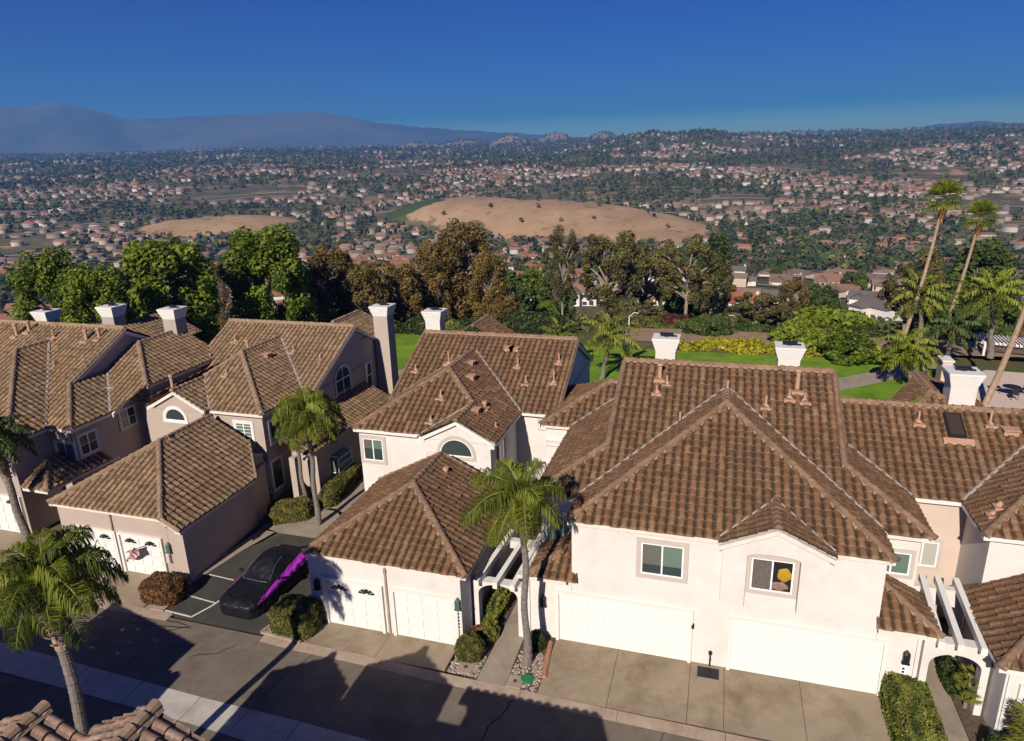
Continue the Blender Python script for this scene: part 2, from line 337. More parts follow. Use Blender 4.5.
# ------------------------------------------------------------------ windows, doors
def window(parent, o, r, n, w, h, trim=.13, trimmat='trim', frame='vinyl', cols=2, rows=1, pane='blind', arch=0, out=.05, grid=0, panes=None, shade=0):
    """o: lower left corner of the glazed unit on the wall; arch: rise of an arched head"""
    mb = MB()
    def head(u0, u1, v0, rise, d0, d1, t, mi):
        K = 14; c = (u0+u1)/2; a = (u1-u0)/2
        P = lambda u, d, v: (o[0]+r[0]*u+n[0]*d, o[1]+r[1]*u+n[1]*d, o[2]+v)
        for k in range(K):
            A, B = math.pi*k/K, math.pi*(k+1)/K
            q = [(c-a*math.cos(x), v0+rise*math.sin(x)) for x in (A,B)]; p = [(c-(a+t)*math.cos(x), v0+(rise+t)*math.sin(x)) for x in (A,B)]
            mb.hexa([P(q[0][0],d1,q[0][1]),P(q[1][0],d1,q[1][1]),P(q[1][0],d0,q[1][1]),P(q[0][0],d0,q[0][1]),
                     P(p[0][0],d1,p[0][1]),P(p[1][0],d1,p[1][1]),P(p[1][0],d0,p[1][1]),P(p[0][0],d0,p[0][1])], mi)
    B = lambda u0,u1,v0,v1,d0,d1,mi: mb.obox(o, r, n, u0,u1,v0,v1,d0,d1,mi)
    hv = h if not arch else h
    if trim:
        B(-trim,0,-trim,hv,-.01,out,0); B(w,w+trim,-trim,hv,-.01,out,0); B(0,w,-trim,0,-.01,out,0)
        if arch: head(0, w, hv, arch, -.01, out, trim, 0)
        else: B(-trim,w+trim,hv,hv+trim,-.01,out,0)
    f = .055; fo = out*.55
    B(0,f,0,hv,-.01,fo,1); B(w-f,w,0,hv,-.01,fo,1); B(f,w-f,0,f,-.01,fo,1)
    if arch: head(f, w-f, hv, max(arch-f,.02), -.01, fo, f*.98, 1)
    else: B(f,w-f,hv-f,hv,-.01,fo,1)
    for k in range(1, cols): B(w*k/cols-f/2, w*k/cols+f/2, f, hv+(arch*.93 if cols==2 else 0)-(0 if arch else f), -.01, fo*.96, 1)
    for k in range(1, rows): B(f, w-f, h*k/rows-f/2, h*k/rows+f/2, -.01, fo*.92, 1)
    if arch and rows == 1 and h > .6: B(f, w-f, h-f/2, h+f/2, -.01, fo*.92, 1)
    if grid:
        for k in range(1, grid): B(f, w-f, h*k/grid-.012, h*k/grid+.012, -.01, fo*.7, 1)
    ob = mb.build('window', [trimmat, frame], parent)
    P = lambda u, d, v: (o[0]+r[0]*u+n[0]*d, o[1]+r[1]*u+n[1]*d, o[2]+v)
    np_ = panes or [pane]*cols
    if arch:
        p = MB(); K = 14; pts = [P(f,.008,f), P(w-f,.008,f)]+[P(w/2+(w/2-f)*math.cos(math.pi*k/K), .008, hv+(arch-f)*math.sin(math.pi*k/K)) for k in range(K+1)]
        p.extr(pts, (-n[0]*.006,-n[1]*.006,0)); p.build('pane', pane, ob)
    else:
        for k in range(cols):
            p = MB(); p.obox(o, r, n, w*k/cols+f*.4, w*(k+1)/cols-f*.4, f*.5, hv-f*.5, .002, .01); p.build('pane', np_[k], ob)
            if shade: p = MB(); p.obox(o, r, n, w*k/cols+f*.45, w*(k+1)/cols-f*.45, hv*(1-shade), hv-f*.55, .009, .014); p.build('blind', ('blind','greyblind')[k == 0], ob)
    return ob
def garage_door(parent, o, r, n, w, h=2.13, fans=0, jamb=.12, depth=.11, secs=4, cols=4):
    mb = MB(); jm = MB()
    jm.obox(o,r,n,-jamb,0,0,h+jamb,-.01,depth,0); jm.obox(o,r,n,w,w+jamb,0,h+jamb,-.01,depth,0); jm.obox(o,r,n,0,w,h,h+jamb,-.01,depth,0)
    sh = h/secs
    for s in range(secs):
        mb.obox(o,r,n,0,w,s*sh+.012,(s+1)*sh-.012,-.01,.02,0)
        for c in range(cols):
            pw = w/cols; mb.obox(o,r,n,c*pw+.10,(c+1)*pw-.10,s*sh+.10,(s+1)*sh-.10,.0,.045,0)
    d = mb.build('garage_door', 'door', parent)
    jm.build('door_frame', 'paint', d)
    P = lambda u, dd, v: (o[0]+r[0]*u+n[0]*dd, o[1]+r[1]*u+n[1]*dd, o[2]+v)
    for k in range(fans):
        c = w*(k+.5)/fans; cv = h-.38; q = MB(); fw, fh = min(.37, w/fans*.3), .23
        for i in range(5):
            A = math.pi*(i/5+.02); Bq = math.pi*((i+1)/5-.02)
            pts = [P(c+fw*.22*math.cos(A),.056,cv+fh*.22*math.sin(A)), P(c+fw*math.cos(A),.056,cv+fh*math.sin(A)),
                   P(c+fw*math.cos((A+Bq)/2),.056,cv+fh*math.sin((A+Bq)/2)*1.04), P(c+fw*math.cos(Bq),.056,cv+fh*math.sin(Bq)), P(c+fw*.22*math.cos(Bq),.056,cv+fh*.22*math.sin(Bq))]
            q.extr(pts, (-n[0]*.012,-n[1]*.012,0))
        q.build('window_pane', 'dark', d)
    return d
def chimney(parent, x, y, w, d, zt, z0=0, sm='white', cm='paint', metal=True):
    b = MB(); b.box(x-w/2, x+w/2, y-d/2, y+d/2, z0, zt-.55)
    o = b.build('chimney', sm, parent)
    c = MB()
    for i in range(6):
        e = .0+.028*i; c.box(x-w/2-e-.01, x+w/2+e+.01, y-d/2-e-.01, y+d/2+e+.01, zt-.62+i*.09+.003*i, zt-.62+(i+1)*.09+.003*i)
    c.box(x-w/2-.18, x+w/2+.18, y-d/2-.18, y+d/2+.18, zt-.06, zt+.05)
    c.build('chimney_cap', cm, o)
    if metal:
        q = MB(); q.tube([(x,y,zt+.03),(x,y,zt+.16)], .14, 10); q.box(x-.32,x+.32,y-.2,y+.2,zt+.16,zt+.2); q.box(x+.3,x+.5,y-.05,y+.05,zt+.05,zt+.12)
        q.build('flue', 'black', o)
    return o
def vents(roof, L):
    """vent pipes standing on a roof: (x, y, z, height, kind)"""
    for x, y, z, h, k in L:
        q = MB()
        if k == 'pipe':
            q.tube([(x,y,z-.1),(x,y,z+h)], .05, 8); q.tube([(x,y,z-.03),(x,y,z+.10)], [.19,.07], 10); q.box(x-.22,x+.22,y-.3,y+.12,z-.14,z-.0)
        elif k == 'hood':
            q.box(x-.26,x+.26,y-.2,y+.25,z-.15,z+.12); q.box(x-.30,x+.30,y-.28,y+.27,z+.122,z+.17)
        else:
            q.tube([(x,y,z-.1),(x,y,z+h)], .09, 10); q.tube([(x,y,z+h-.02),(x,y,z+h+.09)], [.15,.13], 10); q.box(x-.24,x+.24,y-.34,y+.14,z-.16,z+.01)
        q.build('vent_pipe' if k != 'hood' else 'roof_vent', 'pipe', roof)
def fascias(e, m, t):
    for i in range(0, len(e.v), 8): q = MB(); q.hexa(e.v[i:i+8]); q.build('fascia', m, t)
def lantern(parent, o, r, n, m='black'):
    q = MB(); q.obox(o,r,n,-.10,.10,0,.34,.0,.14); P=(o[0]+n[0]*.07,o[1]+n[1]*.07,o[2]+.34)
    q.tube([P,(P[0],P[1],P[2]+.14)], [.12,.02], 8); q.obox(o,r,n,-.12,.12,-.05,-.0,-.005,.16)
    return q.build('lantern', m, parent)
def downspout(parent, x, y, z0, z1, m='fascia'):
    q = MB(); q.box(x-.04,x+.04,y-.07,y,z0,z1); q.box(x-.055,x+.055,y-.085,y,z1-.25,z1-.12); q.build('downspout', m, parent)
SUN, SKY, EXPO, HAZE = 5.0, .075, .3, 1.2e-4
FX, FN = (1,0), (0,-1); PX, PN = (0,1), (1,0); NX, NN = (0,1), (-1,0)
# ------------------------------------------------------------------ white duplex in the middle right
def house_d():
    t = thing('townhouse', 'large white stucco townhouse with two wide double garage doors and a small front gable', 'townhouse', (5.8,4,0), 'townhouses along the street')
    w = MB()
    w.prism([(.5,0),(10.98,0),(10.98,9),(.5,9)], 0, 5.25)
    w.prism([(-1.35,0),(.49,0),(.49,2.2),(-1.35,2.2)], 0, 2.86); w.prism([(10.99,.0),(12.35,.0),(12.35,2.2),(10.99,2.2)], 0, 2.86)
    w.prism([(-1.15,2.05),(12.45,2.05),(12.45,16),(-1.15,16)], 0, 5.2)
    for x in (1.35, 9.72): w.extr([(x,3.9,5.0),(x,4.3,6.3),(x,8.95,8.72),(x,13.6,6.4),(x,13.6,5)], (.24,0,0))
    w.prism([(-2.8,9.2),(1.3,9.2),(1.3,15),(-2.8,15)], 0, 5.2)
    # front gable frame round the bay window
    pts = [(5.85,2.95),(6.66,2.95),(6.66,4.95)]+[(7.515-.855*math.cos(math.pi*k/12), 4.95+.16*math.sin(math.pi*k/12)) for k in range(1,12)]+[(8.37,4.95),(8.37,2.95),(9.22,2.95),(9.22,5.30),(7.55,6.07),(5.85,5.30)]
    w.extr([(x,-.32,z) for x,z in pts], (0,.33,0))
    w.build('wall', 'white', t)
    e = MB()
    eave(e, (.35,-.15), (5.8,-.15), 5.36, (0,1), .2); eave(e, (9.3,-.15), (11.19,-.15), 5.36, (0,1), .2)
    eave(e, (11.19,-.15), (11.19,1.8), 5.36, (-1,0)); eave(e, (.35,-.15), (.35,1.8), 5.36, (1,0))
    eave(e, (11.0,1.75), (12.75,1.75), 5.28, (0,1)); eave(e, (-1.45,1.75), (.6,1.75), 5.28, (0,1)); eave(e, (-1.45,1.75), (-1.45,9), 5.28, (1,0)); eave(e, (12.75,1.75), (12.75,4.9), 5.28, (-1,0))
    eave(e, (-3,9), (-1.5,9), 5.28, (0,1)); eave(e, (-3,9), (-3,15), 5.28, (1,0))
    eave(e, (-1.6,-.3), (.35,-.3), 2.86, (0,1)); eave(e, (10.95,-.3), (12.65,-.3), 2.86, (0,1))
    for s in (-1,1): e.beam((7.55,-.385,6.13), (7.55+s*1.84,-.385,5.28), .13, .17)
    fascias(e, 'fascia', t)
    r = Roof()
    mf, ms = .5, .539; A = (5.77,5.7)
    r.slope([(.35,-.15),(5.72,-.15),(5.72,5.64)], (0,-.15), 5.36, (0,1), mf); r.slope([(9.42,-.15),(11.19,-.15),(9.42,1.76)], (0,-.15), 5.36, (0,1), mf); r.slope([(5.72,.1),(9.42,.1),(9.42,1.76),A,(5.72,5.64)], (0,-.15), 5.36, (0,1), mf)
    r.slope([(.35,-.15),A,(5.77,7.71),(.35,1.87)], (.35,0), 5.36, (1,0), ms); r.slope([(11.19,-.15),A,(5.77,7.71),(11.19,1.87)], (11.19,0), 5.36, (-1,0), ms)
    e2 = (0,1.75); up = (0,1)
    r.slope([(-1.45,1.75),(.239,1.75),(1.15,2.73),(1.15,4.35)], e2, 5.3, up); r.slope([(1.15,2.73),(5.77,7.71),(5.77,8.95),(1.15,8.95)], e2, 5.3, up)
    r.slope([(12.75,1.75),(11.301,1.75),(10.15,2.99),(10.15,4.35)], e2, 5.3, up); r.slope([(10.15,2.99),(5.77,7.71),(5.77,8.95),(10.15,8.95)], e2, 5.3, up)
    r.slope([(-1.45,1.75),(1.15,4.35),(1.15,11.6),(-1.45,9)], (-1.45,0), 5.3, (1,0)); r.slope([(12.75,1.75),(12.75,4.87),(10.15,7.47),(10.15,4.35)], (12.75,0), 5.3, (-1,0))
    r.slope([(-3,9),(-1.45,9),(1.15,11.6),(1.15,12),(0,12)], (0,9), 5.3, up); r.slope([(-3,9),(0,12),(-3,15)], (-3,0), 5.3, (1,0))
    r.flat([(1.15,8.95,8.9),(10.15,8.95,8.9),(10.15,16,5.3),(1.15,16,5.3)]); r.flat([(0,12,6.8),(1.15,12,6.8),(1.15,15,5.3),(-3,15,5.3)])
    # bay gable and the two little lean-to roofs
    for s in (-1,1):
        r.slope([(7.55+s*1.86,-.44),(7.55,-.44),(7.55,1.6),(7.55+s*1.86,-.1)], (7.55+s*1.86,0), 5.33, (-s,0), .46)
        X = .72 if s < 0 else 10.9; q = lambda a: (X+s*a, 0)[0]
        r.slope([(X,-.3),(X+s*1.9,-.3),(X,1.6)], (0,-.3), 2.88, (0,1)); r.slope([(X+s*1.9,-.3),(X,1.6),(X,2.0),(X+s*1.9,2.0)], (X+s*1.9,0), 2.88, (-s,0))
        r.cap((X+s*1.9,-.3,2.9),(X,1.6,3.83),.1); r.valley((7.55+s*1.86,-.1,5.36),(7.55,1.6,6.2),.05)
    r.cap((7.55,-.44,6.19),(7.55,1.55,6.19),.11)
    r.cap((1.15,8.95,8.9),(10.15,8.95,8.9)); ap = (5.77,5.7,8.28)
    r.cap((.35,-.15,5.36),ap); r.cap((11.19,-.15,5.36),ap); r.cap(ap,(5.77,7.66,8.28))
    for s, x0, x1 in ((-1,-1.45,1.15),(1,12.75,10.15)): r.cap((x0,1.75,5.3),(x1,4.35,6.6)); r.cap((x1,4.35,6.6),(x1,8.95,8.9),.10)
    r.cap((-3,9,5.3),(0,12,6.8)); r.cap((0,12,6.8),(1.15,12,6.8))
    r.valley((.35,1.87,5.36),(5.77,7.71,8.28)); r.valley((11.19,1.87,5.36),(5.77,7.71,8.28)); r.valley((12.75,4.87,5.3),(10.15,7.47,6.6)); r.valley((-1.45,9,5.3),(1.15,11.6,6.6))
    ro = r.build(t)
    vents(ro, [(2.86,8.03,8.44,.62,'cap'),(3.2,7.8,8.3,.35,'pipe'),(2.82,7.23,8.04,.3,'pipe'),(3.94,5.68,7.26,.5,'pipe'),(7.36,6.9,7.86,.45,'pipe'),(8.62,7.84,8.34,.85,'cap'),(8.3,7.4,8.12,.35,'pipe'),(8.9,7.3,8.07,.35,'pipe'),(5.79,7.2,8.25,.55,'pipe')])
    garage_door(t, (0,0,0), FX, FN, 4.88, 2.13, secs=4, cols=8); garage_door(t, (6.38,0,0), FX, FN, 4.86, 2.13, secs=4, cols=8)
    window(t, (3.06,0,3.52), FX, FN, 1.5, 1.28, trim=.17, panes=['glass','glass'], shade=.68)
    window(t, (11.02,2.05,3.6), FX, FN, 1.2, .88, trim=.13)
    window(t, (-1.02,2.05,2.98), FX, FN, 1.5, 1.35, trim=.16)
    # bay window with a curtain and a yellow cushion behind it
    wd = window(t, (6.83,0,3.52), FX, FN, 1.38, 1.26, trim=.15, arch=0, panes=['curtain','dark'], out=.07)
    q = MB(); q.extr([(6.68,-.075,4.92)]+[(7.52-.84*math.cos(math.pi*k/12),-.075,4.92+.155*math.sin(math.pi*k/12)) for k in range(1,12)]+[(8.36,-.075,4.92)], (0,.08,0)); q.build('arch_trim', 'trim', wd)
    for z, x, y, mm, nm in ((.70,1.09,.27,'yellow','cushion'),(.24,.95,.34,'patch','blanket')):
        c = (6.83+x,-.010,3.52+z); q = MB(); K, J = 18, 5; ry = y if nm == 'cushion' else .17
        for j in range(J+1):
            f = math.cos(j/J*math.pi/2*.98)
            for k in range(K):
                w_ = 1+.07*math.sin(k*1.9+1)+.05*math.sin(k*3.1); q.v.append((c[0]+y*.85*f*w_*math.cos(2*math.pi*k/K), c[1]-.05*math.sin(j/J*math.pi/2)-(.012*math.sin(k*2.3) if 0 < j < J else 0), c[2]+ry*f*w_*math.sin(2*math.pi*k/K)))
        q.f = [(j*K+k,j*K+(k+1)%K,(j+1)*K+(k+1)%K,(j+1)*K+k) for j in range(J) for k in range(K)]+[tuple(range(J*K,J*K+K))]; q.m = [0]*len(q.f); q.build(nm, mm, wd, True)
    q = MB(); n_ = 40
    for k in range(n_+1): xx = 6.88+.62*k/n_; yy = -.022+.011*math.sin(k*1.15+.6*math.sin(k*.3)); q.v += [(xx,yy,3.57),(xx,yy,4.73)]
    q.f = [(2*k,2*k+2,2*k+3,2*k+1) for k in range(n_)]; q.m = [0]*n_; q.build('curtain', 'curtain', wd, True)
    chimney(t, 2.85, 11.3, .95, .8, 9.5, 6.5, 'white', 'paint'); chimney(t, 8.5, 11.3, .95, .8, 9.35, 6.5, 'white', 'paint')
    lantern(t, (11.95,0,1.55), FX, FN); lantern(t, (-.62,0,1.5), FX, FN)
    p = MB(); p.obox((11.83,0,.75), FX, FN, 0,.2,0,.62,0,.02); p.build('number_plate', 'vinyl', t)
    for zz in (.05,.18,.31,.44): p = MB(); p.obox((11.86,0,.77+zz), FX, FN, .03,.11,0,.08,.018,.026); p.build('number_digit', 'black', t)
    p = MB(); p.tube([(5.68,-.08,0),(5.68,-.08,.62)], .03, 8); p.tube([(5.68,-.08,.42),(5.68,-.26,.42)], .03, 8); p.tube([(5.68,-.12,.6),(5.68,-.02,.6)], .07, 8); p.build('standpipe', 'black', t)
    p = MB(); p.obox((4.96,0,1.55), FX, FN, .0,.09,0,.16,0,.12); p.build('keypad', 'black', t)
    downspout(t, 12.25, 0, .05, 2.8, 'white'); downspout(t, -1.2, 0, .05, 2.8, 'white')
    return t
M['yellow'] = mat('yellow cloth', (.36,.22,.012), .8); M['patch'] = mat('patchwork cloth', (.22,.14,.11), .9, var=.8, vscale=18)
house_d()
# ------------------------------------------------------------------ tan house on the right edge
def house_e():
    t = thing('townhouse', 'tan and white townhouse at the right with a skylight in its roof', 'townhouse', (17,6,0), 'townhouses along the street')
    w = MB(); w.prism([(12.46,5.15),(22,5.15),(22,13),(12.46,13)], 0, 5.2, 1); w.prism([(14.72,2.7),(22,2.7),(22,5.14),(14.72,5.14)], 0, 5.25, 0); w.prism([(14.4,-1.1),(21,-1.1),(21,2.69),(14.4,2.69)], 0, 2.86, 0)
    w.prism([(14.55,9),(20,9),(20,16),(14.55,16)], 0, 5.2, 0)
    w.build('wall', ['white','tan'], t)
    e = MB(); eave(e,(12.75,4.87),(14.4,4.87),5.28,(0,1)); eave(e,(14.4,2.4),(14.4,4.9),5.28,(1,0)); eave(e,(14.4,2.4),(23,2.4),5.28,(0,1)); eave(e,(14.05,-1.4),(14.05,2.65),2.88,(1,0)); eave(e,(14.05,-1.4),(21,-1.4),2.88,(0,1))
    fascias(e, 'paint', t)
    r = Roof(); m = .5
    r.slope([(12.75,4.87),(14.4,4.87),(18.8,9.28),(10.15,9.28),(10.15,7.47)], (0,4.87), 5.3, (0,1)); r.flat([(10.15,9.28,7.5),(24,9.28,7.5),(24,15,4.7),(10.15,15,4.7)])
    r.slope([(14.4,2.4),(18.8,6.8),(18.8,9.28),(14.4,4.87)], (14.4,0), 5.3, (1,0)); r.slope([(14.4,2.4),(18.8,6.8),(21,6.8),(21,2.4)], (0,2.4), 5.3, (0,1))
    r.slope([(14.05,-1.4),(16.6,1.15),(16.6,2.66),(14.05,2.66)], (14.05,0), 2.9, (1,0)); r.slope([(14.05,-1.4),(16.6,1.15),(19,1.15),(19,-1.4)], (0,-1.4), 2.9, (0,1))
    r.cap((10.2,9.28,7.5),(24,9.28,7.5)); r.cap((14.4,2.4,5.3),(18.8,6.8,7.5)); r.valley((14.4,4.87,5.3),(18.8,9.28,7.5)); r.cap((14.05,-1.4,2.9),(16.6,1.15,4.17))
    # rear wing whose hip shows over the ridge
    r.slope([(12.2,11.0),(15.0,12.8),(15,15.6)], (12.2,0), 6.0, (1,0), .36); r.slope([(13.2,10.2),(17.6,10.2),(15,12.8)], (0,10.2), 6.1, (0,1), .36)
    r.slope([(17.6,10.2),(15,12.8),(15,16),(17.6,16)], (17.6,0), 6.1, (-1,0), .36); r.cap((13.2,10.2,6.1),(15,12.8,7.05)); r.cap((17.6,10.2,6.1),(15,12.8,7.05)); r.cap((15,12.8,7.05),(15,16,7.05))
    ro = r.build(t)
    vents(ro, [(13.5,8.42,7.08,.5,'pipe'),(16.14,8.59,7.16,.6,'pipe'),(16.75,8.2,7.0,.2,'hood'),(14.95,3.5,5.62,.12,'pipe'),(15.25,3.9,5.8,.15,'pipe')])
    q = MB(); e0 = lambda x,y,d: (x,y,5.3+.5*(y-4.87)+d)
    x0,x1,y0,y1 = 14.45,15.1,7.6,8.75
    q.hexa([e0(x0,y0,0),e0(x1,y0,0),e0(x1,y1,0),e0(x0,y1,0),e0(x0,y0,.24),e0(x1,y0,.24),e0(x1,y1,.24),e0(x0,y1,.24)]); s = q.build('skylight', 'black', ro)
    q = MB(); q.hexa([e0(x0+.07,y0+.07,.2),e0(x1-.07,y0+.07,.2),e0(x1-.07,y1-.07,.2),e0(x0+.07,y1-.07,.2),e0(x0+.07,y0+.07,.25),e0(x1-.07,y0+.07,.25),e0(x1-.07,y1-.07,.25),e0(x0+.07,y1-.07,.25)]); q.build('pane', 'skyl', s)
    q = MB(); q.hexa([e0(x0-.2,y0-.22,0),e0(x1+.25,y0-.22,0),e0(x1+.25,y0-.02,0),e0(x0-.2,y0-.02,0),e0(x0-.2,y0-.22,.16),e0(x1+.25,y0-.22,.16),e0(x1+.25,y0-.02,.16),e0(x0-.2,y0-.02,.16)]); q.build('apron', 'pipe', s)
    chimney(t, 16.0, 12.2, 1.05, 1.0, 8.3, 5)
    window(t, (12.9,5.15,1.2+1.05), FX, FN, 1.1, 1.1, trim=.12, pane='sheer', cols=2)
    window(t, (17,2.7,3.3), FX, FN, 1.5, 1.3)
    garage_door(t, (14.9,-1.1,0), FX, FN, 4.8, 2.13, cols=8)
    lantern(t, (14.4,1.2,1.7), (0,1), NN)
    downspout(t, 14.5, -1.1, .05, 2.8, 'paint')
    return t
M['skyl'] = glass_mat('skylight pane', (.05,.035,.022), .15)
house_e()
# ------------------------------------------------------------------ white house with the hipped garage in front
def house_c():
    t = thing('townhouse', 'white townhouse with a half round window under a low gable, behind the hipped garage', 'townhouse', (-8.3,11,0), 'townhouses along the street')
    w = MB(); w.prism([(-12.0,6.7),(-4.8,6.7),(-4.8,10.7),(-12.0,10.7)], 0, 5.2); w.prism([(-8.15,6.2),(-4.75,6.2),(-4.75,6.69),(-8.15,6.69)], 0, 5.2); w.prism([(-11.8,10.71),(-2.75,10.71),(-2.75,21),(-11.8,21)], 0, 5.25)
    w.extr([(-8.15,6.2,5.19),(-4.75,6.2,5.19),(-6.4,6.2,6.16)], (0,.2,0))
    for x in (-2.95,-11.8): w.extr([(x,10.6,5.2),(x,15.75,7.85),(x,20.9,5.2)], (.2,0,0))
    w.build('wall', 'white', t)
    e = MB(); eave(e,(-12.15,6.4),(-8.4,6.4),5.28,(0,1)); eave(e,(-12.15,6.4),(-12.15,11),5.28,(1,0)); eave(e,(-4.45,5.9),(-4.45,10.4),5.26,(-1,0)); eave(e,(-4.45,10.4),(-2.45,10.4),5.28,(0,1))
    e.beam((-6.4,6.12,6.26),(-4.5,6.12,5.24),.14,.17); e.beam((-6.4,6.12,6.26),(-8.45,6.12,5.2),.14,.17)
    e.beam((-2.6,10.4,5.25),(-2.6,15.75,7.93),.1,.2); e.beam((-2.6,15.75,7.93),(-2.6,21,5.3),.1,.2)
    fascias(e, 'paint', t)
    r = Roof(); ap = (-8.45,10.6)
    r.slope([(-12.15,6.4),(-8.4,6.4),(-6.36,8.45),ap], (0,6.4), 5.3, (0,1)); ms = 2.1/3.7
    r.slope([(-12.15,6.4),ap,(-8.45,14.6),(-12.15,10.4)], (-12.15,0), 5.3, (1,0), ms)
    mr = 2.1/4.0
    r.slope([(-4.45,6.0),(-6.36,6.0),(-6.36,8.45),(-4.45,8.45)], (-4.45,0), 5.3, (-1,0), mr); r.slope([(-4.45,8.45),(-6.36,8.45),ap,(-8.45,14.6),(-4.45,10.4)], (-4.45,0), 5.3, (-1,0), mr)
    r.slope([(-8.4,6.0),(-6.36,6.0),(-6.36,8.45),(-8.4,6.4)], (-8.4,0), 5.28, (1,0), .5)
    r.slope([(-4.45,10.4),(-2.5,10.4),(-2.5,15.75),(-4.45,15.75)], (0,10.4), 5.3, (0,1)); r.slope([(-4.45,10.4),(-4.45,15.75),(-8.45,15.75),(-8.45,14.6)], (0,10.4), 5.3, (0,1)); r.slope([(-12.1,10.4),(-12.1,15.75),(-8.45,15.75),(-8.45,14.6)], (0,10.4), 5.3, (0,1))
    r.flat([(-12.1,15.75,8),(-2.5,15.75,8),(-2.5,21.2,5.2),(-12.1,21.2,5.2)])
    r.cap((-12.15,6.4,5.3),(*ap,7.4)); r.cap((-6.36,8.45,6.33),(*ap,7.4)); r.cap((-6.36,6.0,6.3),(-6.36,8.45,6.33)); r.cap((*ap,7.4),(-8.45,14.6,7.4)); r.cap((-12.1,15.75,8),(-2.5,15.75,8))
    r.valley((-4.45,10.4,5.3),(-8.45,14.6,7.4)); r.valley((-12.15,10.4,5.3),(-8.45,14.6,7.4)); r.valley((-8.4,6.4,5.3),(-6.36,8.45,6.33)); r.cap((-2.5,10.4,5.3),(-2.5,15.75,8),.09); r.cap((-12.1,10.4,5.3),(-12.1,15.75,8),.09)
    # small gable peeping over the ridge at the back
    r.slope([(-10.6,20.2),(-9.2,20.2),(-9.2,21.6),(-10.6,20.2)], (-10.9,0), 6.6, (1,0), .5); r.slope([(-9.2,16.5),(-7.2,16.5),(-7.2,19.5),(-9.2,19.5)], (-7.2,0), 7.1, (-1,0), .6); r.slope([(-11.2,16.5),(-9.2,16.5),(-9.2,19.5),(-11.2,19.5)], (-11.2,0), 7.1, (1,0), .6); r.cap((-9.2,16.5,8.3),(-9.2,19.5,8.3))
    ro = r.build(t)
    vents(ro, [(-5.48,13.52,6.86,.5,'pipe'),(-4.69,12.36,6.28,.45,'pipe'),(-3.16,12.55,6.38,.7,'pipe'),(-3.2,13.99,7.09,.5,'pipe'),(-11.46,12.76,6.48,.35,'pipe'),(-9.3,12.6,7.1,.7,'pipe'),(-6.31,14.7,7.47,.1,'hood'),(-6.0,14.7,7.47,.1,'hood'),
        (-8.0,12.5,7.13,.1,'hood'),(-7.4,10.9,6.85,.14,'hood'),(-5.86,8.77,6.05,.25,'cap'),(-6.1,7.9,6.15,.12,'hood'),(-4.9,7.56,5.5,.3,'pipe'),(-8.22,8.72,6.46,.4,'pipe'),(-8.2,7.24,5.72,.3,'pipe')])
    window(t, (-11.82,6.7,3.48), FX, FN, 1.12, 1.2, trim=.17, panes=['glass','glass'], shade=.45)
    window(t, (-7.35,6.2,4.42), FX, FN, 1.7, .08, trim=.16, cols=1, pane='glass', arch=.82)
    for k in range(3):
        q = MB(); q.obox((-8.1,6.2,4.28+k*.12), FX, FN, 0, .6-.0*k, 0,.025,-.01,.03); q.build('louvre', 'trim', t)
    window(t, (-3.55,10.7,4.35), FX, FN, .7, .5, trim=.06, pane='glass')
    window(t, (-4.75,7.4,3.6), PX, PN, 1.0, 1.1, trim=.1, pane='glass')
    window(t, (-2.75,12.5,3.4), PX, PN, 1.2, 1.3, trim=.12, pane='glass')
    chimney(t, -12.35, 18.0, 1.0, .9, 8.85, 0, 'white', 'paint')
    q = MB(); q.prism([(-2.7,9.0),(-1.5,9.0),(-1.5,14),(-2.7,14)], 0, 4.2); q.prism([(-2.8,8.9),(-1.4,8.9),(-1.4,14),(-2.8,14)], 4.21, 4.4); q.build('entry_block', 'white', t)
    return t
house_c()
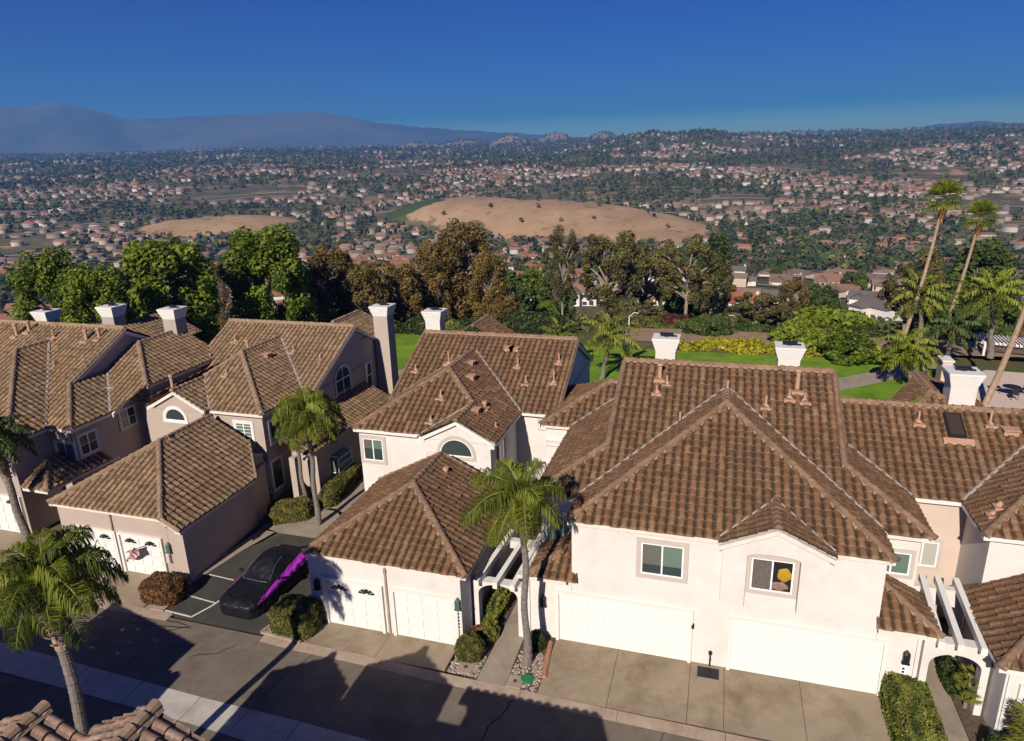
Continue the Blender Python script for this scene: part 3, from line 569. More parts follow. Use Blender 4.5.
def garage_c():
    t = thing('garage', 'white garage with a brown hipped roof and two single doors, one with fan lights', 'garage', (-6.7,1.5,0), 'garages on the street')
    w = MB(); w.prism([(-10.1,-1.4),(-3.5,-1.4),(-3.5,6.15),(-10.1,6.15)], 0, 3.15); w.extr([(-10,4.85,3.14),(-6.8,4.85,4.85),(-3.5,4.85,3.14)], (0,.2,0)); w.build('wall', 'white', t)
    e = MB(); eave(e,(-10.15,-1.53),(-3.2,-1.53),3.24,(0,1),.14,.14); eave(e,(-3.2,-1.53),(-3.2,6.1),3.24,(-1,0),.3,.14); eave(e,(-10.15,-1.53),(-10.15,6.1),3.24,(1,0),.1,.14); fascias(e, 'fascia', t)
    r = Roof(); ap = (-6.8,2.0)
    mf = 1.74/3.53; ms = 1.74/3.6; ml = 1.74/3.35
    r.slope([(-10.15,-1.53),(-3.2,-1.53),ap], (0,-1.53), 3.26, (0,1), mf); r.slope([(-3.2,-1.53),ap,(-6.8,5.1),(-3.2,5.1)], (-3.2,0), 3.26, (-1,0), ms); r.slope([(-10.15,-1.53),ap,(-6.8,5.1),(-10.15,5.1)], (-10.15,0), 3.26, (1,0), ml)
    z = 5.0; r.cap((-10.15,-1.53,3.26),(*ap,z)); r.cap((-3.2,-1.53,3.26),(*ap,z)); r.cap((*ap,z),(-6.8,5.1,z)); r.cap((-3.2,5.1,3.26),(-6.8,5.1,z),.09); r.cap((-10.15,5.1,3.26),(-6.8,5.1,z),.09)
    r.flat([(-10.1,5.1,3.2),(-3.3,5.1,3.2),(-3.3,6.2,3.2),(-10.1,6.2,3.2)])
    ro = r.build(t); vents(ro, [(-6.1,3.9,4.55,.3,'cap'),(-5.6,3.0,4.3,.2,'pipe')])
    garage_door(t, (-9.36,-1.4,0), FX, FN, 2.45, 2.08, fans=2, secs=4, cols=4); garage_door(t, (-6.3,-1.4,0), FX, FN, 2.55, 2.08, secs=4, cols=4)
    downspout(t, -6.62, -1.4, .02, 3.1, 'kerb'); lantern(t, (-9.75,-1.4,1.62), FX, FN); lantern(t, (-3.62,-1.4,1.78), FX, FN, 'lampgreen')
    p = MB(); p.obox((-3.7,-1.4,.8), FX, FN, 0,.16,0,.8,0,.02); p.build('number_plate', 'vinyl', t)
    for zz in (.05,.2,.35,.5,.65): p = MB(); p.obox((-3.68,-1.4,.82+zz), FX, FN, .03,.10,0,.08,.018,.026); p.build('number_digit', 'black', t)
M['lampgreen'] = mat('verdigris lantern', (.06,.11,.085), .6)
garage_c()
# ------------------------------------------------------------------ beige house left of the parked car
def house_b():
    t = thing('townhouse', 'beige townhouse with an arched window in its shaded gable end and a tall chimney', 'townhouse', (-22,11,0), 'townhouses along the street')
    w = MB(); w.prism([(-26.2,7.3),(-18.25,7.3),(-18.25,11.2),(-26.2,11.2)], 0, 5.2); w.prism([(-25.1,6.85),(-21.75,6.85),(-21.75,7.29),(-25.1,7.29)], 0, 5.2); w.prism([(-26.6,11.21),(-17.4,11.21),(-17.4,21.5),(-26.6,21.5)], 0, 5.25)
    w.extr([(-25.1,6.85,5.19),(-21.75,6.85,5.19),(-23.4,6.85,6.2)], (0,.2,0)); w.extr([(-17.4,11.25,5.2),(-17.4,16.3,7.85),(-17.4,21.4,5.2)], (-.2,0,0)); w.prism([(-17.39,8.3),(-15.8,8.3),(-15.8,17),(-17.39,17)], 0, 2.9)
    w.prism([(-16.55,6.85),(-16.2,6.85),(-16.2,7.2),(-16.55,7.2)], 0, 3.0)
    w.build('wall', 'beige', t)
    e = MB(); eave(e,(-21.4,7),(-17.97,7),5.28,(0,1)); eave(e,(-17.97,7),(-17.97,11),5.28,(-1,0))
    e.beam((-23.4,6.77,6.32),(-21.5,6.77,5.3),.14,.18); e.beam((-23.4,6.77,6.32),(-25.4,6.77,5.25),.14,.18)
    e.beam((-17.3,11,5.2),(-17.3,16.3,7.92),.1,.2); e.beam((-17.3,16.3,7.92),(-17.3,21.6,5.3),.1,.2); eave(e,(-15.5,7),(-15.5,17),2.98,(-1,0),.3,.12)
    fascias(e, 'fascia', t)
    r = Roof('tile_b','cap_b'); ap = (-22.1,11.2); mf = 2.1/4.2; ms = 2.1/4.13
    r.slope([(-17.97,7),(-21.4,7),(-23.4,9.3),ap], (0,7), 5.3, (0,1), mf); r.slope([(-17.97,7),ap,(-22.1,15.1),(-17.97,10.9)], (-17.97,0), 5.3, (-1,0), ms); r.slope([(-26.3,7),ap,(-22.1,15.1),(-26.3,10.9)], (-26.3,0), 5.3, (1,0), .5)
    r.slope([(-21.35,6.66),(-23.4,6.66),(-23.4,9.35),(-21.35,7.0)], (-21.35,0), 5.3, (-1,0), .51); r.slope([(-25.45,6.66),(-23.4,6.66),(-23.4,9.35),(-25.45,9.35)], (-25.45,0), 5.3, (1,0), .51)
    r.slope([(-22.1,15.1),(-17.97,10.9),(-17.3,10.9),(-17.3,16.3),(-22.1,16.3)], (0,10.9), 5.3, (0,1)); r.slope([(-22.1,15.1),(-26.3,10.9),(-26.9,10.9),(-26.9,16.3),(-22.1,16.3)], (0,10.9), 5.3, (0,1))
    r.flat([(-26.9,16.3,8),(-17.3,16.3,8),(-17.3,21.7,5.2),(-26.9,21.7,5.2)])
    r.cap((-17.97,7,5.3),(*ap,7.4)); r.cap((-23.4,9.3,6.4),(*ap,7.4)); r.cap((*ap,7.4),(-22.1,15.1,7.4)); r.cap((-26.9,16.3,8),(-17.3,16.3,8)); r.cap((-23.4,6.66,6.35),(-23.4,9.3,6.35)); r.cap((-17.3,11,5.35),(-17.3,16.3,8),.09)
    r.valley((-17.97,10.9,5.3),(-22.1,15.1,7.4)); r.valley((-21.35,7,5.3),(-23.4,9.3,6.35),.05)
    r.slope([(-15.45,7),(-17.4,7),(-17.4,17),(-15.45,17)], (-15.45,0), 3.0, (-1,0), .5)
    r.slope([(-19.5,17),(-17.4,17),(-17.4,21),(-19.5,21)], (-17.4,0), 6.9, (-1,0), .5); r.cap((-19.4,17.2,7.95),(-19.4,20.8,7.95))
    ro = r.build(t)
    vents(ro, [(-26.0,12.9,6.3,.4,'pipe'),(-24.3,12.9,6.3,.4,'pipe'),(-23.4,13.4,6.7,.75,'cap'),(-25.2,14.5,7.1,.45,'pipe'),(-22.0,9.5,6.55,.3,'pipe'),(-21.2,12.2,6.95,.16,'hood'),(-20.4,13.9,6.8,.45,'pipe'),(-18.2,13.4,6.5,.4,'pipe'),(-24.6,8.0,5.75,1.0,'cap')])
    window(t, (-17.4,13.55,3.3), PX, PN, 1.75, 1.75, trim=.16, pane='glass', arch=.8); window(t, (-17.4,17.3,3.4), PX, PN, .8, 1.7, trim=.14, cols=1, rows=2, pane='glass')
    window(t, (-24.35,6.85,4.55), FX, FN, 1.4, .08, trim=.14, trimmat='paint', cols=1, pane='glass', arch=.66)
    window(t, (-20.05,7.3,3.25), FX, FN, 1.05, 1.35, trim=.13, trimmat='paint', panes=['blind','blind'], grid=7); window(t, (-18.25,7.8,3.3), PX, PN, 1.1, 1.3, trim=.13, trimmat='paint', pane='glass')
    window(t, (-19.35,7.3,.5), FX, FN, .95, 1.75, trim=.1, trimmat='paint', pane='blind', cols=1); window(t, (-18.25,7.5,.5), PX, PN, .9, 1.75, trim=.1, trimmat='paint', pane='glass', cols=1)
    # glazed garden window on the low side wall
    q = MB(); x0, y0 = -15.8, 9.6
    for a in (0,1.5): q.box(x0,x0+.5,y0+a,y0+a+.05,.9,.95); q.box(x0+.46,x0+.5,y0+a,y0+a+.05,.9,1.75); q.box(x0,x0+.5,y0+a+.003,y0+a+.047,1.9,1.95)
    for z in (.9,1.3,1.72): q.box(x0+.45,x0+.5,y0,y0+1.55,z,z+.05)
    g = q.build('garden_window', 'vinyl', t); q = MB(); q.hexa([(x0,y0+.03,.93),(x0+.44,y0+.03,.93),(x0+.44,y0+1.52,.93),(x0,y0+1.52,.93),(x0,y0+.03,1.93),(x0+.44,y0+.03,1.72),(x0+.44,y0+1.52,1.72),(x0,y0+1.52,1.93)]); q.build('pane', 'blind', g)
    chimney(t, -16.75, 19.3, 1.05, 1.0, 8.75, 0, 'beige', 'paint')
    return t
house_b()
def garage_b():
    t = thing('garage', 'beige garage with two fan lit doors and tan hipped roof, left of the car', 'garage', (-21,3,0), 'garages on the street')
    w = MB(); w.prism([(-24.3,-.5),(-18.0,-.5),(-18.1,6.75),(-24.3,6.75)], 0, 3.1); w.prism([(-17.99,-.5),(-17.15,-.5),(-17.4,4.7),(-18.05,6.75)], 0, 2.66); w.build('wall', 'beige', t)
    e = MB(); eave(e,(-24.4,-.75),(-17.95,-.75),3.22,(0,1),.26,.13); e.beam((-17.95,-.69,3.2),(-17.0,-.69,2.70),.12,.14); eave(e,(-17.0,-.75),(-17.0,4.6),2.73,(-1,0),.3,.12); eave(e,(-24.45,-.75),(-24.45,6.5),3.25,(1,0),.2,.16); fascias(e, 'fascia', t)
    r = Roof('tile_b','cap_b'); ap = (-21.2,3.1); m = .5
    r.slope([(-24.4,-.75),(-17.9,-.75),ap], (0,-.75), 3.25, (0,1), 1.8/3.85)
    mr = 1.8/3.3; zr = 5.05-mr*4.2
    r.slope([(-17.0,-.75),(-17.9,-.75),ap,(-21.2,6.8),(-18.9,6.8),(-17.0,4.65)], (-17.0,0), zr, (-1,0), mr)
    r.slope([(-24.4,-.75),ap,(-21.2,6.8),(-24.4,6.8)], (-24.4,0), 3.25, (1,0), 1.8/3.2)
    z = 5.05; r.cap((-24.4,-.75,3.25),(*ap,z)); r.cap((-17.9,-.75,3.25),(*ap,z)); r.cap((*ap,z),(-21.2,6.8,z)); r.cap((-17.9,-.75,3.25),(-17.0,-.75,zr+.02),.07); r.cap((-18.9,6.8,3.75),(-17.0,4.65,zr),.08)
    ro = r.build(t); vents(ro, [(-21.1,3.6,4.98,.3,'pipe')])
    garage_door(t, (-23.4,-.5,0), FX, FN, 2.3, 2.0, fans=2, cols=4); garage_door(t, (-20.75,-.5,0), FX, FN, 2.3, 2.0, fans=2, cols=4)
    downspout(t, -21.1, -.5, .02, 3.1, 'cap_b'); lantern(t, (-18.0,-.5,1.5), FX, FN, 'lampgreen'); lantern(t, (-20.85+2.75,-.5,1.0), FX, FN, 'trim')
M['trimshade'] = M['trim']
garage_b()
# ------------------------------------------------------------------ taupe house at the left edge
def house_a():
    t = thing('townhouse', 'taupe townhouse at the far left with shaded side walls and three chimneys', 'townhouse', (-31,6,0), 'townhouses along the street')
    w = MB(); w.prism([(-28.4,3.1),(-26.85,3.1),(-26.85,14),(-28.4,14)], 0, 5.2); w.prism([(-44,.9),(-28.42,.9),(-28.42,14),(-44,14)], 0, 5.2); w.prism([(-26.84,7.65),(-26.0,7.65),(-26.0,13),(-26.84,13)], 0, 6.2)
    w.extr([(-29.5,4.6,5.1),(-29.5,5.8,6.5),(-29.5,9.95,8.66),(-29.5,16,5.6),(-29.5,16,5.1)], (-.2,0,0)); w.extr([(-26.85,5.4,5.19),(-26.85,7.66,6.2),(-26.85,7.66,5.19)], (-.15,0,0)); w.prism([(-29.3,5.9),(-26.9,7.66),(-26.9,12.9),(-29.3,12.9)], 5.21, 6.2)
    w.build('wall', 'grey', t)
    e = MB(); eave(e,(-28.2,2.85),(-26.6,2.85),5.28,(0,1)); eave(e,(-26.6,2.85),(-26.6,5.38),5.28,(-1,0)); e.beam((-26.5,5.4,5.26),(-26.5,7.3,6.2),.12,.2); eave(e,(-26.55,7.35),(-25.75,7.35),6.28,(0,1)); eave(e,(-25.75,7.35),(-25.75,13),6.28,(-1,0)); eave(e,(-28.1,.6),(-28.1,2.8),5.28,(-1,0)); eave(e,(-36,.6),(-28.1,.6),5.28,(0,1))
    e.beam((-29.42,5.75,6.6),(-29.42,9.95,8.74),.12,.22); e.beam((-29.42,9.95,8.74),(-29.42,16,5.7),.12,.22); eave(e,(-27.8,.55),(-26.15,.55),2.95,(0,1),.3,.14); eave(e,(-26.15,.55),(-26.15,5),2.95,(-1,0),.3,.14)
    fascias(e, 'fascia', t)
    r = Roof('tile_b','cap_b'); U = (0,1)
    r.slope([(-28.3,2.85),(-26.6,2.85),(-29.4,5.65),(-29.4,3.97)], (0,2.85), 5.3, U); r.slope([(-29.4,3.97),(-29.4,10),(-33.9,10),(-33.9,8.5)], (0,2.85), 5.3, U); r.slope([(-26.6,2.85),(-26.6,5.38),(-29.35,8.15),(-29.35,5.6)], (-26.6,0), 5.3, (-1,0))
    r.slope([(-28.1,.6),(-28.1,2.75),(-33.9,8.6),(-33.9,6.4)], (-28.1,0), 5.3, (-1,0)); r.slope([(-28.1,.6),(-33.9,6.4),(-39.7,.6)], (0,.6), 5.3, U); r.slope([(-33.9,8.5),(-33.9,10),(-44,10),(-44,2.85),(-39.5,2.85)], (0,2.85), 5.3, U)
    r.slope([(-26.6,5.38),(-26.4,5.45),(-25.75,7.35),(-28.94,10.4),(-29.36,10.4),(-29.36,8.15)], (0,5.38), 5.3, U); r.slope([(-25.75,7.35),(-28.94,10.4),(-28.94,14),(-25.75,14)], (-25.75,0), 6.28, (-1,0), .49)
    r.flat([(-44,10,8.87),(-29.4,10,8.87),(-29.4,17,5.3),(-44,17,5.3)])
    r.cap((-44,10,8.87),(-29.4,10,8.87)); r.cap((-26.6,2.85,5.3),(-29.4,5.65,6.7)); r.cap((-29.4,5.65,6.7),(-29.4,10,8.87),.10); r.valley((-26.6,5.38,5.3),(-29.35,8.15,6.68)); r.valley((-28.2,2.8,5.3),(-33.9,8.55,8.2)); r.cap((-28.1,.6,5.3),(-33.9,6.4,8.2)); r.cap((-33.9,6.4,8.2),(-33.9,8.6,8.2)); r.cap((-25.75,7.35,6.3),(-28.94,10.4,7.85)); r.cap((-28.94,10.4,7.85),(-28.94,14,7.85))
    r.slope([(-27.9,.55),(-26.15,.55),(-27.9,2.3)], (0,.55), 2.98, U); r.slope([(-26.15,.55),(-27.9,2.3),(-27.9,4.5),(-26.15,4.5)], (-26.15,0), 2.98, (-1,0)); r.cap((-26.15,.55,3.0),(-27.9,2.3,3.87))
    # low roof at the back between this house and the next
    r.slope([(-33,13),(-30,13),(-30,17),(-33,17)], (-30,0), 6.9, (-1,0), .45)
    ro = r.build(t)
    vents(ro, [(-36.9,8.9,8.35,.7,'cap'),(-36.3,9.3,8.55,.6,'cap'),(-33.9,8.9,8.35,.5,'pipe'),(-31.3,8.9,8.3,.6,'cap'),(-30.5,9.1,8.4,.6,'cap'),(-31.7,6.8,7.25,.4,'pipe')])
    window(t, (-28.15,3.1,3.2), FX, FN, 1.2, 1.2, trim=.12, trimmat='paint', panes=['blind','blind']); window(t, (-26.85,3.35,3.55), PX, PN, 1.1, 1.15, trim=.12, trimmat='trim', pane='glass', grid=2); window(t, (-26.0,8.0,4.1), PX, PN, 1.2, 1.15, trim=.12, trimmat='trim', pane='glass')
    window(t, (-26.85,6.1,4.0), PX, PN, 1.1, 1.1, trim=.12, trimmat='trim', pane='glass', grid=2)
    garage_door(t, (-33.9,.9,0), FX, FN, 2.4, 2.1, fans=2, cols=4); garage_door(t, (-31.1,.9,0), FX, FN, 2.4, 2.1, fans=2, cols=4)
    chimney(t, -29.0, 13.6, 1.0, .95, 9.35, 0, 'grey', 'paint'); chimney(t, -33.3, 12.9, 1.0, .95, 9.5, 5, 'grey', 'paint'); chimney(t, -39.5, 13.2, 1.0, .95, 8.9, 5, 'grey', 'paint')
    return t
house_a()
# ------------------------------------------------------------------ roofs across the street, at the bottom of the picture
def house_f():
    t = thing('townhouse', 'townhouse across the street showing only two pinkish gable roofs at the bottom edge', 'townhouse', (-4,-18,0), 'townhouses along the street')
    w = MB(); w.prism([(-10.3,-22),(1.0,-22),(1.0,-12.9),(-10.3,-12.9)], 0, 5.0)
    w.extr([(-7.5,-12.98,4.9),(-6.05,-12.98,6.7),(-4.2,-12.98,4.9)], (0,-.2,0)); w.extr([(-10.7,-13.1,4.9),(-9.26,-13.1,6.0),(-7.9,-13.1,5.0)], (0,-.2,0)); w.build('wall', 'beige', t)
    r = Roof('tile_f','cap_b')
    k = dict(w=.33, c=.40, h=.10, lift=.06)
    r.slope([(-6.05,-12.8),(-6.05,-18),(-4.1,-18),(-4.1,-12.8)], (-4.1,0), 6.82-.5*1.95, (-1,0), **k); r.slope([(-6.05,-12.8),(-6.05,-18),(-7.68,-18),(-7.68,-12.8)], (-7.68,0), 6.82-.5*1.63, (1,0), **k)
    r.slope([(-9.26,-12.93),(-9.26,-18),(-7.68,-18),(-7.68,-12.93)], (-7.68,0), 6.14-.52*1.58, (-1,0), .52, **k); r.slope([(-9.26,-12.93),(-9.26,-18),(-10.9,-18),(-10.9,-12.93)], (-10.9,0), 6.14-.5*1.64, (1,0), **k)
    r.slope([(-3.5,-11.7),(1.35,-11.7),(1.35,-16.5),(-3.5,-16.5)], (0,-11.7), 5.25, (0,-1))
    r.flat([(-10.9,-18,5.2),(1.35,-18,5.2),(1.35,-24,5.2),(-10.9,-24,5.2)]); r.flat([(-3.5,-16.5,7.65),(1.35,-16.5,7.65),(1.35,-22,5.2),(-3.5,-22,5.2)])
    r.cap((-6.05,-12.75,6.85),(-6.05,-18,6.85),.15); r.cap((-9.26,-12.9,6.17),(-9.26,-18,6.17),.15)
    r.build(t)
    e = MB(); eave(e,(-3.5,-11.72),(1.35,-11.72),5.2,(0,-1),.4,.16); fascias(e, 'fascia', t)
    return t
house_f()
def house_g():
    t = thing('townhouse', 'townhouse across the street at the left whose roof shadow darkens the road', 'townhouse', (-20,-18,0), 'townhouses along the street')
    w = MB(); w.prism([(-30,-22),(-15.2,-22),(-15.2,-12.6),(-30,-12.6)], 0, 4.6); w.prism([(-15.19,-16),(-14.2,-16),(-14.2,-12.3),(-15.19,-12.3)], 0, 3.9); w.build('wall', 'beige', t)
    r = Roof('tile_f','cap_b'); r.slope([(-20.3,-11.5),(-14.7,-11.5),(-14.7,-16),(-20.3,-16)], (-14.7,0), 4.7, (-1,0), .16); r.slope([(-30,-12.5),(-20.3,-12.5),(-20.3,-16),(-30,-16)], (0,-12.5), 5.0, (0,-1), .4); r.slope([(-14.6,-11.8),(-13.9,-11.8),(-13.9,-15),(-14.6,-15)], (0,-11.8), 3.95, (0,-1), .3); r.flat([(-30,-16,6.3),(-14.7,-16,6.0),(-14.7,-21,5.2),(-30,-21,5.2)]); r.build(t)
    return t
house_g()
# ------------------------------------------------------------------ entry pergolas
def pergola(label, x0, x1, y, beams, yb, zt=2.62):
    t = thing('pergola', label, 'pergola', ((x0+x1)/2, y, 0), 'pergolas over the entry walks')
    w = MB(); a, b = x0+.22, x1-.22; c = (a+b)/2; K = 14
    pts = [(x0,0),(a,0),(a,1.75)]+[(c-(b-a)/2*math.cos(math.pi*k/K), 1.75+.48*math.sin(math.pi*k/K)) for k in range(1,K)]+[(b,1.75),(b,0),(x1,0),(x1,zt),(x0,zt)]
    w.extr([(p[0],y-.2,p[1]) for p in pts], (0,.4,0)); w.build('arch_wall', 'white', t)
    w = MB(); w.box(x0,x1,yb-.15,yb+.15,2.2,zt+.25); w.box(x0,x0+.25,yb-.15,yb+.15,0,2.2); w.box(x1-.25,x1,yb-.15,yb+.15,0,2.2); w.build('rear_beam', 'white', t)
    for bx, be in beams:
        q = MB(); p0, p1 = Vector((bx,y-.5,zt+.24)), Vector((be,yb+.35,zt+.50)); q.beam(p0,p1,.19,.26); q.build('rafter', 'paint', t)
    return t
pergola('white arched pergola at the right, beside the square clipped hedge', 12.36, 14.32, .0, [(12.75,12.95),(13.3,13.45),(13.95,14.05)], 2.75)
pergola('white arched pergola behind the nearest street palm, between garage and house', -3.42, -1.36, -.1, [(-3.15,-2.75),(-2.4,-2.05),(-1.7,-1.45)], 2.6, 2.3)
# ------------------------------------------------------------------ ground, street, drives, walks
def sheet(name, polys, z, m, th=.0, cat=None):
    mb = MB()
    for p in polys:
        n = len(p); a = sum(p[i][0]*p[(i+1)%n][1]-p[(i+1)%n][0]*p[i][1] for i in range(n))
        if a < 0: p = p[::-1]
        mb.add([(x,y,z) for x,y in p], [tuple(range(n))])
    return tag(mb.build(name, m), kind='structure')
def strip(pts, w):
    L, Rr = [], []
    for i, p in enumerate(pts):
        a, b = pts[max(0,i-1)], pts[min(len(pts)-1,i+1)]; d = Vector((b[0]-a[0], b[1]-a[1])).normalized(); n = Vector((-d.y,d.x))*w/2
        L.append((p[0]+n.x,p[1]+n.y)); Rr.append((p[0]-n.x,p[1]-n.y))
    return [[L[i],L[i+1],Rr[i+1],Rr[i]] for i in range(len(pts)-1)]
def wig(pts, n, amp):
    out = []
    for (x0,y0),(x1,y1) in zip(pts, pts[1:]):
        for k in range(n):
            f = k/n; out.append((x0+(x1-x0)*f+random.uniform(-amp,amp), y0+(y1-y0)*f+random.uniform(-amp,amp)))
    return out+[pts[-1]]
KERB = [(-60,-2.72),(-22,-2.75),(-16.2,-2.77),(-14.6,-2.82),(-11.55,-2.85),(-9.8,-2.95),(-6.26,-3.0),(-3.6,-3.1),(-.7,-3.15),(2.75,-3.22),(6.25,-3.25),(12,-3.3),(40,-3.4)]
road = sheet('road', [[(-60,-26),(40,-26),(40,-3.2),(-60,-2.6)]], .0, 'asphalt')
q = MB()
for pts, w in (([(-18.0,-2.95),(-16.1,-3.05),(-14.9,-3.1),(-16.0,-3.9),(-15.6,-5.9)],.05),([(-19.4,-3.5),(-17.8,-3.6),(-16.0,-3.4),(-14.8,-3.2)],.06),([(-13.6,-4.6),(-12.7,-4.2),(-12.3,-3.6)],.04),([(-.9,-3.5),(-1.0,-4.2),(-1.35,-4.9),(-1.3,-5.9)],.07),([(4.4,-3.5),(4.1,-4.5)],.03),([(-9.0,-3.2),(-9.5,-5.0),(-9.6,-6.0)],.03)):
    for p in strip(wig(pts,5,.035), w): q.add([(x,y,.004) for x,y in p], [(0,1,2,3)])
tag(q.build('road_crack_seal', 'tar'), kind='structure')
GUT = [(-60,-5.2,-6.7),(-21.8,-5.94,-7.2),(-17,-6.12,-7.27),(-11.7,-6.3,-7.4),(-7.6,-6.35,-7.6),(-4.9,-6.44,-7.7),(6,-6.6,-7.9),(40,-7,-8.3)]
g = MB()
for (x0,a0,b0),(x1,a1,b1) in zip(GUT, GUT[1:]):
    n = max(1, int(abs(x1-x0)/1.9)); fx = lambda f, u, v: u+(v-u)*f
    for k in range(n):
        f0, f1 = (k+.012)/n, (k+1)/n
        A = [(fx(f,x0,x1), fx(f,a0,a1), fx(f,b0,b1)) for f in (f0,f1)]; m0, m1 = (A[0][1]+A[0][2])/2, (A[1][1]+A[1][2])/2
        g.add([(A[0][0],A[0][1],.016),(A[0][0],m0,.006),(A[0][0],A[0][2],.016),(A[1][0],A[1][1],.016),(A[1][0],m1,.006),(A[1][0],A[1][2],.016)], [(0,1,4,3),(1,2,5,4)])
tag(g.build('gutter', 'gutter'), kind='structure')
# drives (each slab its own polygon with open joints)
def slabs(x0, x1, y0, y1, cuts, m=.012):
    xs = [x0]+cuts+[x1]; out = []
    for a, b in zip(xs, xs[1:]): out.append([(a+m,y0),(b-m,y0),(b-m,y1),(a+m,y1)])
    return out
sheet('driveway', slabs(-.12,11.42,-3.05,.02,[2.33,5.01,6.2,8.76]), .03, 'conc')
sheet('driveway', slabs(-9.75,-3.72,-2.86,-1.38,[-6.6]), .03, 'conc')
sheet('driveway', slabs(-24.6,-17.85,-2.62,-.48,[-21.2])+slabs(-36,-28.2,-2.6,.92,[-32])+[[(-28.2,-2.6),(-24.62,-2.6),(-24.62,.4),(-28.2,.92)]], .03, 'conc')
sheet('joint', [[(-36,-2.63),(-17.8,-2.63),(-17.8,.9),(-36,.9)],[(-9.76,-2.88),(-3.7,-2.88),(-3.7,-1.37),(-9.76,-1.37)],[(-.13,-3.07),(11.43,-3.07),(11.43,.03),(-.13,.03)]], .024, 'soil')
k = MB()
for (x0,y0),(x1,y1) in zip(KERB, KERB[1:]):
    n = max(1, int((x1-x0)/3)); 
    for i in range(n):
        a, b = (i+.004)/n, (i+1)/n; P = lambda f, d, z: (x0+(x1-x0)*f, y0+(y1-y0)*f+d, z)
        if x0+(x1-x0)*(a+b)/2 > -16.0 and x0+(x1-x0)*(a+b)/2 < -11.6: continue
        k.add([P(a,-.34,.002),P(a,-.12,.03),P(a,.12,.05),P(b,-.34,.002),P(b,-.12,.03),P(b,.12,.05),P(a,.12,.0),P(b,.12,.0)], [(0,3,4,1),(1,4,5,2),(2,5,7,6)])
tag(k.build('kerb', 'kerb'), kind='structure')
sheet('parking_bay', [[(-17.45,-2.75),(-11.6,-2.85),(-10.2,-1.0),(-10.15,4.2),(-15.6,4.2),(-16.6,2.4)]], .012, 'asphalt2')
tag(sheet('parking_marking', strip([(-17.45,-2.5),(-15.32,-2.62)],.09)+strip([(-15.32,-2.65),(-14.98,-1.75),(-14.6,.2)],.09)+strip([(-17.0,-1.35),(-15.0,-1.55)],.07)+strip([(-16.75,.2),(-15.3,.1)],.07)+strip([(-11.15,-1.0),(-11.0,2.5)],.08), .017, 'line'), kind='structure')
sheet('walkway', [[(-17.75,-2.7),(-17.35,-2.75),(-16.55,2.3),(-16.0,4.3),(-16.9,4.5)],[(-17.0,4.3),(-15.6,4.22),(-12.6,4.22),(-12.6,5.5),(-14.2,7.2),(-14.6,7.2),(-17.1,5.0)],[(-14.75,7.0),(-13.0,7.0),(-13.3,12),(-14.2,17),(-15.5,17),(-14.9,11)]], .034, 'conc2')
sheet('walkway', [[(-2.42,-3.05),(-1.32,-3.12),(-1.36,-.3),(-1.45,6),(-2.3,6),(-2.3,.9)],[(-2.9,6.0),(-1.0,6.0),(-1.0,9),(-2.9,9)]], .034, 'conc2')
sheet('walkway', [[(12.72,-3.2),(13.68,-3.2),(13.62,2.9),(13.5,5),(12.6,5),(12.95,2.9)]], .034, 'conc2')
# drain mat, valve lids
t = thing('drain_grate', 'black rectangular drain grate on the driveway between the double doors', 'grate', (5.63,-.4,.03))
q = MB(); q.box(5.26,6.02,-.72,-.2,.03,.05); q.build('frame', 'black', t)
q = MB()
for i in range(9): q.box(5.3+i*.077,5.335+i*.077,-.69,-.23,.051,.062)
q.build('bars', 'black', t)
def lid(x, y, r, m, label, w=.55):
    t = thing('valve_box', label, 'utility lid', (x,y,.05)); q = MB(); q.prism([(x-w/2,y-.3),(x+w/2,y-.3),(x+w/2,y+.3),(x-w/2,y+.3)], .03, .085); q.build('box', 'kerb', t)
    q = MB(); n = 14; q.prism([(x+r*math.cos(2*math.pi*k/n), y+r*math.sin(2*math.pi*k/n)) for k in range(n)], .086, .105); q.build('lid', m, t)
M['lidgreen'] = mat('green plastic lid', (.02,.16,.07), .5); M['lidgrey'] = mat('grey lid', (.06,.055,.05), .7)
t = tag(MB().prism([(-.62+.24*math.cos(2*math.pi*k/16), -2.5+.2*math.sin(2*math.pi*k/16)) for k in range(16)], .03, .12).build('utility_cover', 'lidgreen'), 'round green plastic valve lid in the gravel by the street palm', 'utility lid')
lid(-1.02, -2.72, .07, 'lidgrey', 'concrete water meter box in the gravel beside the green lid'); lid(-3.0, -2.5, .07, 'lidgrey', 'concrete meter box below the round bush at the garage corner'); lid(-17.1, -2.35, .08, 'lidgrey', 'concrete meter box in front of the reddish clipped bush', .7); lid(-11.0, -2.3, .08, 'lidgrey', 'pale stepping block in the brown planter by the covered car', .45)
# beds
def bed(name, polys, z, m='soil'):
    return sheet(name, polys, z, m)
bed('planting_bed', [[(-3.68,-2.85),(-2.44,-2.95),(-2.34,.9),(-2.32,6),(-3.5,6),(-3.5,-1.3)],[(-1.28,-3.02),(-.14,-3.0),(-.14,0),(-1.34,0)],[(-17.6,-2.6),(-17.4,-2.0),(-17.05,-.6),(-18,-.45),(-17.9,-2.55)],[(-11.75,-2.7),(-9.8,-2.85),(-9.8,-1.42),(-11.3,-1.2)],[(-17.05,4.7),(-14.5,7.1),(-15.2,17),(-17.3,17),(-17.3,8.2),(-18,6.7)],[(-13.0,7.0),(-12.1,6.6),(-12.1,17),(-14.1,17),(-13.2,12)],[(11.44,-3.1),(12.7,-3.1),(12.7,0),(11.44,0)],[(13.7,-3.2),(18,-3.2),(18,-1.1),(14.4,-1.1),(14.4,2.6),(13.65,2.6)],[(-12.8,4.25),(-10.1,4.25),(-10.1,6.7),(-12.6,6.7)]], .028)
